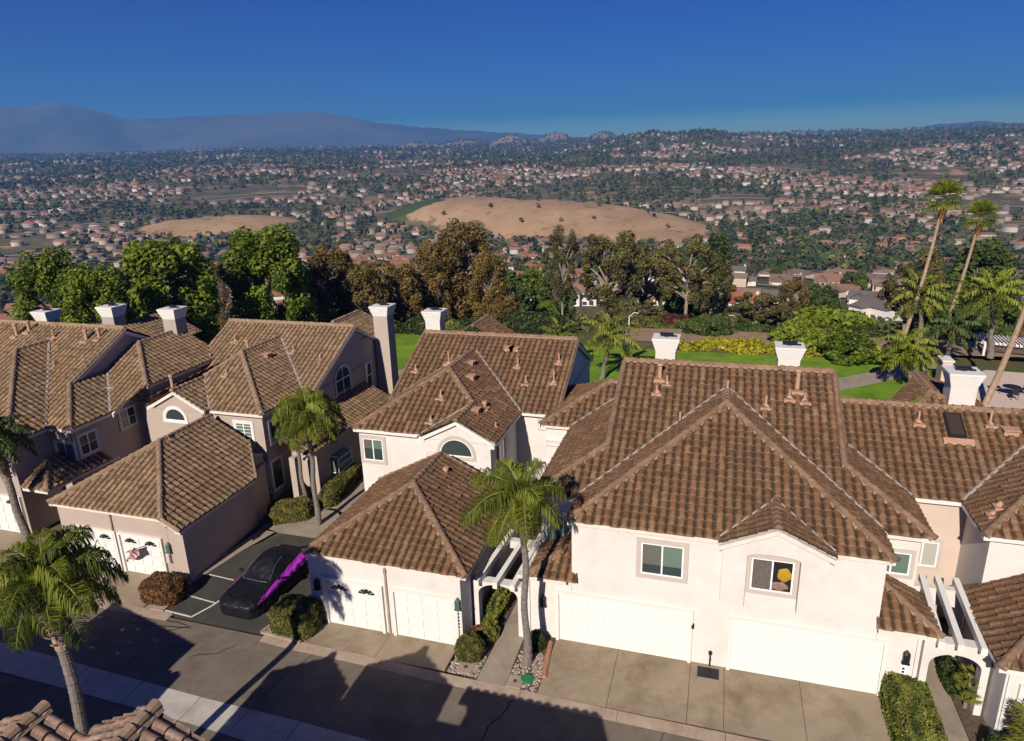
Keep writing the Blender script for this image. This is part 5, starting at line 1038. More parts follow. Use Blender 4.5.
for i, (x,y,a,b,h,lab) in enumerate([(3.4,53.5,2.6,1.3,1.5,'low clipped hedge on the slope just right of the first white chimney cap'),(8.6,53.4,2.7,1.2,1.2,'low clipped hedge between the two white chimneys'),(14.0,53.2,2.9,1.3,1.6,'low clipped hedge right of the second white chimney'),(19.2,53.0,2.4,1.3,1.7,'low dark hedge at the foot of the leaning fan palm'),(-2.6,53.0,2.3,1.4,1.6,'rounded hedge behind the feather palm on the lawn'),(-14.0,49.0,3.6,1.6,2.2,'big rounded green hedge behind the white gable end'),(-20.5,46.5,2.6,1.5,1.6,'clipped hedge behind the white house chimney'),(-25.6,47.0,2.7,1.3,2.2,'dark hedge behind the tall beige chimney'),(-31.0,47.5,2.6,1.3,1.8,'olive hedge left of the tall beige chimney'),(-36.5,44,2.4,1.2,1.6,'dry olive hedge under the brown eucalyptus trees')]):
    shrub(lab, x, y, a, b, h, ('hedge_o','hedge_d')[i%2] if i < 5 else 'hedge_d', 2600, .2, power=3.4, name='hedge', group=bh, z=float(hz(x,y)), rough=.12)
shrub('pointed green shrub just right of the white house chimney', -20.6, 41.0, .9, .9, 2.6, 'hedge_g', 2500, .16, power=2.0)
# ------------------------------------------------------------------ trees
M['leaf_g'] = leaf_mat('broad leaves green', (.03,.06,.006), (.22,.27,.025), trans=.3)
M['leaf_d'] = leaf_mat('leaves dark green', (.02,.038,.010), (.12,.16,.035), trans=.3)
M['leaf_e'] = leaf_mat('eucalyptus leaves olive brown', (.05,.042,.014), (.25,.165,.045), trans=.3)
M['leaf_s'] = leaf_mat('eucalyptus leaves dull', (.04,.042,.016), (.20,.165,.05), trans=.3)
M['leaf_r'] = leaf_mat('purple leaves', (.04,.014,.012), (.16,.05,.04), trans=.3)
def tree_mesh(kind, n, seed):
    """unit tree: height 1, crown width 1; returns (leaf verts, faces, tone, limbs)"""
    r_ = random.Random(seed); g = np.random.default_rng(seed); L = []
    if kind == 'green': blobs, z0, z1, rr = 64, .10, .92, (.09,.17)
    elif kind == 'euc': blobs, z0, z1, rr = 58, .12, .93, (.07,.15)
    elif kind == 'sparse': blobs, z0, z1, rr = 30, .36, .93, (.06,.13)
    elif kind == 'bush': blobs, z0, z1, rr = 44, .05, .86, (.11,.2)
    else: blobs, z0, z1, rr = 46, .10, .92, (.09,.17)
    limbs = MB(); top = Vector((0,0,.55)); lean = Vector((r_.uniform(-.05,.05), r_.uniform(-.05,.05), 0))
    limbs.tube([(0,0,-.04),(lean.x*.5,lean.y*.5,.18),(lean.x,lean.y,.38),(lean.x*1.2,lean.y*1.2,.62)], [.040,.030,.024,.010], 7)
    cs, ns, tn = [], [], []
    for i in range(blobs):
        f = (i+.5)/blobs; z = z0+(z1-z0)*f; env = {'green':(max(0,1-abs((z-.50)/.47)**2.6))**.5, 'euc':(max(0,1-((z-.52)/.46)**2))**.55*(.72+.28*r_.random()), 'sparse':(max(0,1-((z-.66)/.34)**2))**.5, 'bush':(max(0,1-((z-.3)/.62)**2))**.5}.get(kind, (max(0,1-((z-.48)/.5)**2))**.6)
        a = i*2.39996+r_.uniform(-.5,.5); rad = .5*env*(r_.uniform(.35,1)**.5); br = r_.uniform(*rr)
        c = np.array([rad*math.cos(a)*(1-br*.6), rad*math.sin(a)*(1-br*.6), z])
        k = int(n/blobs*(br/sum(rr)*2)**1.6)
        d = g.normal(0,1,(k,3)); d /= np.linalg.norm(d,axis=1)[:,None]; s = g.uniform(.25,1,k)**.45
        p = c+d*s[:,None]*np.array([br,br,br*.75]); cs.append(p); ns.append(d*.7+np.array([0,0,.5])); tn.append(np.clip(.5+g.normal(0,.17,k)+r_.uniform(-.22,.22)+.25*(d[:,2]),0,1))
        if kind in ('sparse','euc') and i%2 == 0 or i%5 == 0:
            b = Vector((lean.x,lean.y,.3+.3*f*(1 if kind != 'bush' else .4))); limbs.tube([b, b.lerp(Vector(c),.5)+Vector((0,0,.03)), c], [.016,.010,.004], 5, cap=False)
    return np.concatenate(cs), np.concatenate(ns), np.concatenate(tn), limbs
TK = {'green':('leaf_g','bark',21000,.040), 'euc':('leaf_e','bark_pale',11000,.038), 'sparse':('leaf_s','bark_pale',7500,.038), 'dark':('leaf_d','bark',6500,.062), 'bush':('leaf_g','bark',6000,.06), 'red':('leaf_r','bark',3500,.07)}
TP = {}
def tree_proto(kind, var, H, Wd):
    """meshes for one kind, proportioned height x width"""
    key = (kind, var, round(H/Wd,1))
    if key not in TP:
        lm, bm_, n, sz = TK[kind]; c, nn, tn, lb = tree_mesh(kind, n, hash((kind,var)) % 9999 if False else sum(map(ord,kind))*7+var)
        asp = round(H/Wd,1); c = c*np.array([1,1,asp]); v, f = leaf_quads(c, nn, sz*(.8 if kind != 'dark' else 1), jit=.6)
        me = npmesh('crown', v, f, lm, tone=tn); m1 = me.data; bpy.data.objects.remove(me)
        lb.v = [(x,y,z*asp) for x,y,z in lb.v]; o = lb.build('trunk', bm_); m2 = o.data; bpy.data.objects.remove(o); TP[key] = (m1, m2)
    return TP[key]
def tree(x, y, z, H, Wd, kind, label, group, var=0, name='tree'):
    t = thing(name, label, 'tree', (0,0,0), group); m1, m2 = tree_proto(kind, var, H, Wd)
    link('crown', m1, t); link('trunk', m2, t); t.location = (x,y,z); t.scale = (Wd,Wd,Wd); t.rotation_euler = (0,0,random.uniform(0,6.28)); return t
LAB = ['bright green broad crowned tree at the left edge behind the taupe house','shaded green tree between the left edge tree and the left chimneys','large round green tree behind the two left chimneys','tall dense green tree left of the brown eucalyptus row','thin olive tree in the gap between two big green trees','brown olive eucalyptus next to the tall dense green tree','short olive eucalyptus behind the beige house ridge','mid height olive eucalyptus behind the tall beige chimney','brown eucalyptus left of the tallest brown one','tallest reddish brown eucalyptus, above the white house chimney','small olive eucalyptus at the right end of the brown row','dark green tree behind the low brown roofed house','dark green tree at the left of the white two storey house','thin crowned eucalyptus over the white two storey house','pale trunked eucalyptus with a wide thin crown behind the lawn palm','wide open eucalyptus in the middle of the sparse row','pale trunked eucalyptus right of the first white chimney','small open eucalyptus beside the red roofed house','low sparse tree right of the street lamp behind the lawn','small sparse tree left of the bright green bush','dark bushy tree under the street lamp','broad bright green bush behind the second white chimney','low green bush in front of the broad bright one','purple leaved tree under the pale eucalyptus trunk','big dark tree at the right edge beyond the palms','open grey green tree between the two leaning fan palms','dark tree right of the second leaning fan palm','open tree behind the trunk of the first leaning fan palm','dark tree behind the white trellis','green round tree behind the red roofed houses in the valley gap','low olive tree at the corner of the low white wall','lowest olive tree between the brown row and the low house','dark tree over the white trellis at the right edge','small green bush left of the feather palms','dark rounded tree behind the sparse row','tall dark pine shaped tree in the valley behind the sparse row','low sparse tree behind the palm on the lawn']
TREES = [
    (-49.2,21.9,-0.1,12.4,6.7,'green'),
    (-42.8,20.2,-0.1,11.5,6.1,'green'),
    (-44.9,29.6,-0.1,12.8,9.7,'green'),
    (-41.4,40.5,-1.4,13.7,9.3,'green'),
    (-56.2,50.4,-6.0,13.2,3.4,'euc'),
    (-41.3,52.6,-3.8,13.0,8.2,'euc'),
    (-35.9,51.2,-2.6,9.4,6.9,'euc'),
    (-35.0,58.4,-4.4,10.9,7.7,'euc'),
    (-32.9,64.9,-5.9,14.2,8.0,'euc'),
    (-30.0,69.4,-6.7,17.5,10.6,'euc'),
    (-24.7,64.9,-4.9,11.5,6.6,'euc'),
    (-35.0,106.8,-15.2,12.6,8.9,'dark'),
    (-27.1,114.1,-16.0,13.0,8.6,'dark'),
    (-18.3,81.0,-8.8,17.9,6.2,'sparse'),
    (-10.2,76.7,-7.2,15.9,10.7,'sparse'),
    (-5.8,87.4,-9.5,15.1,11.0,'sparse'),
    (0.5,77.8,-7.1,14.9,9.0,'sparse'),
    (4.3,91.9,-10.1,11.5,7.6,'sparse'),
    (9.4,61.8,-2.5,4.6,7.1,'sparse'),
    (12.0,65.7,-3.7,3.9,4.9,'sparse'),
    (4.2,51.9,-0.5,1.9,5.8,'dark'),
    (16.8,57.1,-1.8,3.6,9.2,'bush'),
    (12.9,47.5,-0.1,2.1,5.8,'bush'),
    (0.2,61.8,-2.5,2.0,4.9,'red'),
    (42.9,97.1,-12.1,16.9,10.9,'dark'),
    (44.5,122.7,-17.3,17.9,11.5,'sparse'),
    (37.9,76.7,-8.1,12.3,6.5,'dark'),
    (33.1,94.7,-11.1,12.6,9.4,'sparse'),
    (34.2,78.9,-8.4,9.3,8.0,'dark'),
    (-34.5,122.6,-18.5,14.8,9.0,'bush'),
    (-38.6,44.8,-1.8,6.9,4.6,'euc'),
    (-22.2,63.7,-4.3,5.5,5.4,'euc'),
    (31.1,58.9,-2.8,5.2,6.4,'dark'),
    (16.4,43.0,-0.1,3.0,4.5,'bush'),
    (-1.3,107.8,-13.3,8.0,7.6,'dark'),
    (2.9,187.9,-28.5,25.0,10.8,'dark'),
    (-4.7,62.4,-2.8,3.7,7.5,'sparse'),
]
for i, ((x,y,z,H,Wd,k), lab) in enumerate(zip(TREES, LAB)):
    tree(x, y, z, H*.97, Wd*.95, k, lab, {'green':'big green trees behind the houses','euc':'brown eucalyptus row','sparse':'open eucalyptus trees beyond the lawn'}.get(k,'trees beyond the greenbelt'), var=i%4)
# feather and fan palms behind the houses
back = 'palms behind the houses'
queen_palm('feather palm on the lawn behind the left end of the wide roof', (-4.0,33.2,-.1), (-3.3,33.3,3.6), .2, 22, 2.9, 1.2, .7, 30, group=back, w=.05)
queen_palm('small feather palm left of the lawn palm, behind the white gable end', (-8.0,34.4,-.1), (-7.9,34.4,3.0), .18, 18, 2.4, 1.2, .6, 26, group=back, w=.05)
queen_palm('dense feather palm at the end of the curved path by the wide roof', (20.2,36.0,-.1), (19.5,36.2,2.9), .22, 30, 2.7, 1.55, .7, 34, group=back, w=.06)
queen_palm('feather palm behind the dense one, left of the second leaning trunk', (23.4,47.4,-.1), (22.8,47.8,5.0), .24, 26, 3.3, 1.3, .8, 30, group=back, w=.06)
queen_palm('feather palm with an orange crown shaft near the right edge', (28.6,46.3,-.1), (28.0,46.3,5.6), .24, 26, 3.2, 1.2, .8, 30, group=back, w=.06)
queen_palm('low feather palm behind the white chimney at the right', (24.4,43.2,-.1), (24.4,43.2,3.1), .22, 20, 2.4, 1.4, .7, 26, m='frond_d', group=back, w=.06)
def fan_palm(label, base, top, r, n=26, L=1.55):
    t = thing('palm_tree', label, 'palm tree', base, 'tall fan palms'); b, c = Vector(base), Vector(top); q = MB(); K = 14
    q.tube([b.lerp(c,k/K)+Vector(((c.x-b.x)*.12*math.sin(math.pi*k/K),0,0)) for k in range(K+1)], [r*(1.3-.55*k/K) for k in range(K+1)], 10); q.build('trunk', 'palm_tan', t)
    q = MB(); q.tube([c-Vector((0,0,1.9)), c-Vector((0,0,1.2)), c-Vector((0,0,.3))], [r*.9,r*2.1,r*1.2], 10); q.build('crown_shaft', 'palmsheath', t)
    vs, fs, tn = [], [], []
    for i in range(n):
        a = i*2.39996; el = 1.45-2.1*(i/n)**1.1; d = Vector((math.cos(a)*math.cos(el),math.sin(a)*math.cos(el),math.sin(el))); s = Vector((-math.sin(a),math.cos(a),0)); st = c+d*L*.55; t0 = random.uniform(.2,1)
        o = len(vs); vs += [c-s*.02, c+s*.02, st+s*.025, st-s*.025]; fs.append((o,o+1,o+2,o+3)); tn.append(.3)
        for k in range(15):
            bb = (k-7)/7*1.5; dd = (d*math.cos(bb)+s*math.sin(bb)).normalized(); l = L*.8*random.uniform(.85,1.1); m1 = st+dd*l*.6; e = st+dd*l+Vector((0,0,-.16*l-.1*abs(bb))); w = dd.cross(d.cross(s)).normalized()*.05
            o = len(vs); vs += [st-w*.4,st+w*.4,m1+w,m1-w,m1-w,m1+w,e+w*.1,e-w*.1]; fs += [(o,o+1,o+2,o+3),(o+4,o+5,o+6,o+7)]; tn += [min(1,t0+random.uniform(-.2,.2))]*2
    npmesh('crown', np.array([tuple(v) for v in vs]), np.array(fs), 'frond', t, tone=tn)
M['palm_tan'] = mat('fan palm trunk', (.33,.225,.155), .95, var=.3, vscale=4, bump=.4, bscale=14)
fan_palm('tall leaning fan palm, its crown left of the other leaning palm', (21.2,46.1,-.1), (23.0,46.0,13.7), .145)
fan_palm('tall leaning fan palm nearer the right edge, with a brown crown shaft', (27.2,56.8,-2.2), (29.1,56.5,11.3), .15)
fan_palm('leaning palm trunk cut by the right edge of the picture', (24.2,32.8,-.1), (25.9,32.4,11.6), .17, 20, .8)
# garden things at the right behind the tan house
t = thing('trellis', 'white slatted garden trellis at the right edge behind the patio', 'trellis', (30.5,47,0)); q = MB()
for k in range(17): q.beam((28.2+.28*k,49.6-.1*k,1.35),(28.0+.28*k,46.6-.1*k,1.35),.10,.12)
q.build('slats', 'paint', t); q = MB()
for a in (0,4.6): q.box(28.2+a,28.38+a,49.2-a*.3,49.38-a*.3,-.1,1.2)
for a in (0,4.6): q.box(28.1+a,28.28+a,46.7-a*.3,46.88-a*.3,-.1,1.2)
for yy in (46.9,49.3): q.beam((27.9,yy,1.22),(33,yy-1.7,1.22),.12,.16)
q.build('frame', 'paint', t)
t = thing('garden_wall', 'pale stucco garden pier beside the leaning palm trunk', 'wall', (22.6,38,0)); q = MB(); q.box(22.3,23.0,36.9,38.3,-.1,1.9); q.build('pier', 'tan', t); q = MB(); q.box(22.22,23.08,36.82,38.38,1.9,2.02); q.build('coping', 'paint', t)
t = thing('garden_table', 'dark metal patio table with chairs on the pink patio', 'patio set', (26.6,35.3,0)); q = MB(); q.tube([(26.6,35.3,.66),(26.6,35.3,.7)], .6, 16); q.tube([(26.6,35.3,0),(26.6,35.3,.66)], .05, 8); q.build('table', 'black', t)
for k in range(3):
    a = k*2.1+.4; x, y = 26.6+.95*math.cos(a), 35.3+.95*math.sin(a); q = MB(); q.box(x-.22,x+.22,y-.22,y+.22,.4,.45)
    for sx in (-.2,.2):
        for sy in (-.2,.2): q.tube([(x+sx,y+sy,0),(x+sx,y+sy,.41)], .02, 5)
    q.beam((x+.22*math.cos(a)-.2*math.sin(a),y+.22*math.sin(a)+.2*math.cos(a),.9),(x+.22*math.cos(a)+.2*math.sin(a),y+.22*math.sin(a)-.2*math.cos(a),.9),.04,.5); q.build('chair', 'black', t)
def lamp(label, x, y, z, h, arm):
    t = thing('street_lamp', label, 'street lamp', (x,y,z)); q = MB(); q.tube([(x,y,z),(x,y,z+h)], [.09,.055], 8); q.tube([(x,y,z+h),(x+arm*.5,y,z+h+.35),(x+arm,y,z+h+.3)], .045, 6); q.build('pole', 'pole', t); q = MB(); q.box(x+arm-.1,x+arm+.55*(1 if arm > 0 else -1),y-.14,y+.14,z+h+.22,z+h+.36); q.build('lamp_head', 'black', t)
M['pole'] = mat('pale concrete pole', (.55,.52,.46), .8)
lamp('pale street lamp beyond the lawn beside the dark bushy tree', 7.43, 62.9, -2.85, 1.75, -1.0); lamp('thin pale lamp pole rising out of the lawn feather palm', -2.2, 36.5, -.1, 4.8, .9)
# ------------------------------------------------------------------ houses down the slope
WC = [(.48,.41,.34),(.56,.50,.43),(.42,.34,.26),(.64,.60,.54),(.48,.38,.29),(.38,.31,.25)]
RC = [(.34,.135,.075),(.28,.15,.095),(.20,.135,.10),(.36,.17,.10),(.16,.135,.125),(.26,.17,.12),(.40,.12,.07)]
for i, c in enumerate(WC): M['hw%d'%i] = mat('house wall %d'%i, c, .9, var=.05, vscale=.7)
for i, c in enumerate(RC): M['hr%d'%i] = mat('house roof %d'%i, tuple(.8*q for q in c), .9, var=.22, vscale=2.5)
def house_parts(w, d, h, rise, hip, two, wm, rm, detail, wing=True):
    out = []
    q = MB(); q.box(-w/2,w/2,-d/2,d/2,-2.5,h)
    def roof(cx, cy, w, d, h, rise, along, mb, hip):
        e = .45; x0,x1,y0,y1 = cx-w/2-e, cx+w/2+e, cy-d/2-e, cy+d/2+e
        if along == 'x': k = hip*(d/2); r0, r1 = (x0+k,cy,h+rise), (x1-k,cy,h+rise); mb.add([(x0,y0,h-.1),(x1,y0,h-.1),(x1,y1,h-.1),(x0,y1,h-.1),r0,r1], [(0,1,5,4),(1,2,5),(2,3,4,5),(3,0,4),(3,2,1,0)])
        else: k = hip*(w/2); r0, r1 = (cx,y0+k,h+rise), (cx,y1-k,h+rise); mb.add([(x0,y0,h-.1),(x1,y0,h-.1),(x1,y1,h-.1),(x0,y1,h-.1),r0,r1], [(0,1,4),(1,2,5,4),(2,3,5),(3,0,4,5),(3,2,1,0)])
    r = MB(); roof(0,0,w,d,h,rise,'x',r,hip)
    if wing:
        ww = w*.42; cx = -w*.22; q.box(cx-ww/2,cx+ww/2,-d/2-3.2,-d/2,-2.5,h-.01); roof(cx,-d/2+.4,ww,7.4,h-.02,rise*.8,'y',r,hip*.3)
        if not hip: q.extr([(cx-ww/2,-d/2-3.2,h-.02),(cx+ww/2,-d/2-3.2,h-.02),(cx,-d/2-3.2,h+rise*.72)], (0,.1,0))
    if not hip: q.extr([(-w/2,-d/2,h),(-w/2,d/2,h),(-w/2,0,h+rise*.9)], (.1,0,0)); q.extr([(w/2,-d/2,h),(w/2,d/2,h),(w/2,0,h+rise*.9)], (-.1,0,0))
    out.append(('wall', q, wm)); out.append(('roof', r, rm))
    if detail:
        yf = -d/2-(3.2 if wing else 0); cx = -w*.22 if wing else -w*.2
        g = MB(); g.box(cx-2.3,cx+2.3,yf-.06,yf,0,2.1); out.append(('garage_door', g, 'door'))
        spots = [(w*.12,1.0,-d/2),(w*.34,1.0,-d/2)]+([(w*.12,h-1.9,-d/2),(w*.34,h-1.9,-d/2),(cx-1.2,h-1.9,yf),(cx+1.2,h-1.9,yf)] if two else [])
        for x,z,y in spots: g = MB(); g.box(x-.8,x+.8,y-.07,y,z,z+1.2); out.append(('window', g, 'glass'))
        g = MB(); g.box(w*.36,w*.36+1,d*.1,d*.1+1,h,h+rise+.9); out.append(('chimney', g, wm))
    return out
def make_house(label, x, y, z, rz, parts, group):
    t = thing('house', label, 'house', (0,0,0), group)
    for nm, q, mm in parts: q.build(nm, mm, t)
    t.location = (x,y,z); t.rotation_euler = (0,0,rz); return t
hg = 'houses down the slope'
MAN = [ # x, y, w, d, h, rise, hip, two, wall, roof, rz, label
 (-43,223,11,9,5.6,2.2,0,True,3,5,.05,'white two storey house with a white garage door among the trees'),
 (-72,238,22,9,3.0,2.2,0,False,3,2,.0,'long low white house with a dark brown roof behind the hedges'),
 (-84,400,14,9,5.4,2.4,0,True,3,1,.1,'white house with a brown roof just above the two storey one'),
 (13.7,252,13,10,3.4,2.6,0,False,3,6,-.5,'white house with a dark red roof right of the sparse trees'),
 (40,380,17,10,3.2,2.8,0,False,2,2,-.2,'brown roofed house with dark solar panels on its roof'),
 (60.4,376,13,11,4.6,3.0,0,True,2,1,-.25,'beige house with a front gable next to the one with panels'),
 (66,300,14,10,3.4,2.2,0,False,3,4,-.3,'white walled house with a dark grey roof above the bright bush'),
 (54,215,12,9,4.5,1.6,0,False,3,4,-.9,'pale grey roofed house with a blank white side wall by the palms'),
 (101,455,15,10,3.4,2.4,0,False,3,4,-.3,'white house with a grey roof beside the first leaning palm'),
 (141,571,16,10,4,2.5,0,False,3,1,-.3,'white gabled house left of the first leaning palm crown'),
 (100,640,20,10,3.4,2.4,.8,False,3,0,-.2,'house with a bright red tile roof in the row above the panels'),
 (124,668,18,10,3.4,2.4,.8,False,1,1,-.2,'brown roofed house right of the bright red one'),
 (76,612,20,10,3.4,2.4,.8,False,1,4,-.2,'pale grey roofed low house left of the bright red one'),
 (14,450,14,10,3.6,2.4,0,False,3,4,-.2,'grey roofed house left of the panelled one'),
 (-20,241,10,8,3.2,2,0,False,3,5,.1,'small white house half hidden behind the sparse trees'),
 (-517,554,13,10,5.2,2.4,0,True,3,1,.5,'white two storey house left of the tall dense green tree, upper one'),
 (-500,600,14,10,5,2.4,0,True,0,5,.5,'beige house just left of the white one between two green trees'),
 (-420,462,18,9,3.2,2.2,0,False,2,2,.5,'dark brown roofed house between two big green trees'),
 (-347,398,15,10,3.3,2.2,0,False,3,4,.6,'low grey roofed house between two big green trees, lower one'),
 (-162,214,13,8,3.0,1.9,0,False,3,5,.25,'low tan roofed house behind the beige house ridge'),
 (207,559,16,10,3.4,2.2,0,False,3,4,-.4,'white low house near the right edge beyond the palms'),
 (172,497,22,10,3.3,2.2,.6,False,1,5,-.4,'long tan roofed house between the leaning palms'),
]
occ = []
for x,y,w,d,h,rise,hip,two,wi,ri,rz,lab in MAN:
    z = float(hz(x,y)); t = make_house(lab, x, y, z, rz, house_parts(w,d,h,rise,hip,two,'hw%d'%wi,'hr%d'%ri,True), hg); occ.append((x,y,max(w,d)*.75))
    if 'solar' in lab:
        g = MB()
        for k in range(3): g.hexa([(3.2+1.5*k,-4.4,3.75),(4.5+1.5*k,-4.4,3.75),(4.5+1.5*k,-1.8,4.98),(3.2+1.5*k,-1.8,4.98),(3.2+1.5*k,-4.4,3.85),(4.5+1.5*k,-4.4,3.85),(4.5+1.5*k,-1.8,5.08),(3.2+1.5*k,-1.8,5.08)])
        M['solar'] = glass_mat('solar panel', (.008,.012,.035), .15); WL['tmp'] = (0,0,0); o = g.build('solar_panel', 'solar'); o.parent = t
protos = []
for i in range(10):
    w, d = random.uniform(12,17), random.uniform(9,11); two = i%2 == 0
    P = house_parts(w,d,5.3 if two else 3.2, random.uniform(1.8,2.6), random.choice([0,0,.9]), two, 'hw%d'%(i%6), 'hr%d'%[0,1,3,0,5,1,3,2,0,4][i], False)
    ms = []
    for nm, q, mm in P: o = q.build(nm, mm); ms.append((nm, o.data)); bpy.data.objects.remove(o)
    protos.append((ms, ['red tiled','brown tiled','orange tiled','red tiled','tan tiled','brown tiled','orange tiled','dark brown','red tiled','grey'][i]))
cand = []
for dd in np.arange(270, 1180, 27):
    row = rng.uniform(0,1)
    for aa in np.arange(-40, 40, math.degrees(19/dd)):
        a = math.radians(aa+rng.uniform(-.25,.25)*math.degrees(19/dd)-17.3); r_ = dd+rng.uniform(-4,4)+9*math.sin(aa*.4+dd); x, y = CX+r_*math.sin(a), CY+r_*math.cos(a)
        q1, q2 = hillmask(aa, r_)
        n = mnoise.noise(Vector((x*.006,y*.006,3)))
        if q1 < 1.08 or q2 < 1.1 or (-10.5 < aa < -.5 and 1040 < r_ < 1220): continue
        pr_ = .42+.75*n
        if r_ > 800: pr_ += .12
        if 640 < r_ < 860 and -13 < aa < 9: pr_ += .38
        if rng.uniform() > pr_: continue
        if any((x-ox)**2+(y-oy)**2 < (o_+9)**2 for ox,oy,o_ in occ): continue
        cand.append((r_, x, y, aa))
cand.sort(); NEAR = cand[:278]; FARH = cand[278:]
for k, (r_, x, y, aa) in enumerate(NEAR):
    ms, col = protos[rng.choice([1,4,5,7,9,9,7,4]) if aa > 7 and r_ < 620 else rng.integers(10)]; t = thing('house', 'small %s suburban house in the valley beyond the trees'%col, 'house', (0,0,0), '%s houses in the valley'%col); z = float(hz(x,y))
    for nm, me in ms: link(nm, me, t)
    t.location = (x,y,z); t.rotation_euler = (0,0,-math.radians(aa)*.8+random.choice([0,0,.5,-.5,1.57])+random.uniform(-.15,.15)+.2); occ.append((x,y,11))
# the rest of the town, one mass
def town(pts, s=1.0):
    k = len(pts); xs, ys, rz, w, d, h, ri = pts.T; z = hz(xs, ys); c, s_ = np.cos(rz), np.sin(rz)
    U = np.array([(-1,-1,0,0),(1,-1,0,0),(1,1,0,0),(-1,1,0,0),(-1,-1,1,0),(1,-1,1,0),(1,1,1,0),(-1,1,1,0),(-1.08,-1.12,1,-.03),(1.08,-1.12,1,-.03),(1.08,1.12,1,-.03),(-1.08,1.12,1,-.03),(-.75,0,1,1),(.75,0,1,1)])
    lx = U[:,0][None]*w[:,None]/2; ly = U[:,1][None]*d[:,None]/2; lz = U[:,2][None]*h[:,None]+U[:,3][None]*ri[:,None]-(U[:,2][None] == 0)*4
    V = np.stack([xs[:,None]+lx*c[:,None]-ly*s_[:,None], ys[:,None]+lx*s_[:,None]+ly*c[:,None], z[:,None]+lz],-1).reshape(-1,3)
    F = np.array([(0,1,5,4),(1,2,6,5),(2,3,7,6),(3,0,4,7),(8,9,13,12),(10,11,12,13),(9,10,13,13),(11,8,12,12)])
    return V, F, k
far = [(x, y, -math.radians(aa)*.8+random.choice([0,.3,-.3,1.5])+.2) for r_, x, y, aa in FARH]
for dd in np.concatenate([np.arange(1180,2600,34), np.geomspace(2600,6800,46)]):
    st = 17*max(1,dd/2600)
    for aa in np.arange(-39, 39.5, math.degrees(st/dd)):
        r_ = dd+rng.uniform(-5,5)+14*math.sin(aa*.5+dd*.01); a = math.radians(aa+rng.uniform(-.2,.2)*math.degrees(st/dd)-17.3); x, y = CX+r_*math.sin(a), CY+r_*math.cos(a)
        q1, q2 = hillmask(aa, r_)
        if q1 < 1.1 or q2 < 1.1 or (-10.5 < aa < -.5 and 1040 < r_ < 1220): continue
        n = mnoise.noise(Vector((x*.0028,y*.0028,8)))+.5*mnoise.noise(Vector((x*.009,y*.009,1)))
        p_ = .12+1.7*n+(.28 if aa < -14 and 1300 < r_ < 2500 else 0)-(.12 if aa > 5 and r_ > 2300 else 0)
        if 5600 < r_ < 7000 and abs(aa-5) < 13: p_ *= .15
        if rng.uniform() < p_: far.append((x, y, -math.radians(aa)+rng.choice([0,0,.4,-.4,1.57])+rng.uniform(-.15,.15)+.25))
far = np.array(far); k = len(far); dist = np.hypot(far[:,0]-CX, far[:,1]-CY); sc = np.maximum(1, dist/3200)
pts = np.column_stack([far, rng.uniform(11,17,k)*sc, rng.uniform(8,11,k)*sc, rng.choice([3.4,5.4,5.4],k)*sc**.5, rng.uniform(1.6,2.4,k)*sc**.5])
V, F, k = town(pts); FF = (F[None]+np.arange(k)[:,None,None]*14).reshape(-1,4)
wcol = np.array(WC)[rng.integers(0,6,k)]*rng.uniform(.5,1.0,(k,1)); rcol = np.array(RC)[rng.choice([0,1,2,3,5,5,1,2],k)]*rng.uniform(.85,1.35,(k,1))
colr = np.repeat(wcol[:,None],8,1); colr[:,4:] = rcol[:,None]
M['town'] = vcol_mat('town walls and roofs')
def tri_fix(V, FF): return V, FF
# gable-end triangles repeat a corner: split them off
tri = FF[:,2] == FF[:,3]
def npm_poly(name, V, quads, tris, mats, cq, ct):
    me = bpy.data.meshes.new(name); me.vertices.add(len(V)); me.vertices.foreach_set('co', np.asarray(V,dtype=np.float32).ravel()); nq, nt_ = len(quads), len(tris)
    me.loops.add(nq*4+nt_*3); me.loops.foreach_set('vertex_index', np.concatenate([quads.ravel(), tris.ravel()]).astype(np.int32)); me.polygons.add(nq+nt_)
    me.polygons.foreach_set('loop_start', np.concatenate([np.arange(nq)*4, nq*4+np.arange(nt_)*3]).astype(np.int32)); me.polygons.foreach_set('loop_total', np.concatenate([np.full(nq,4),np.full(nt_,3)]).astype(np.int32))
    me.materials.append(mats); me.update(calc_edges=True); a = me.attributes.new('Col','FLOAT_COLOR','FACE'); c = np.ones((nq+nt_,4),dtype=np.float32); c[:nq,:3] = cq; c[nq:,:3] = ct; a.data.foreach_set('color', c.ravel()); me.validate(); return link(name, me)
cr = colr.reshape(-1,3); tag(npm_poly('far_town', V, FF[~tri], FF[tri][:,:3], M['town'], cr[~tri], cr[tri]), kind='stuff')
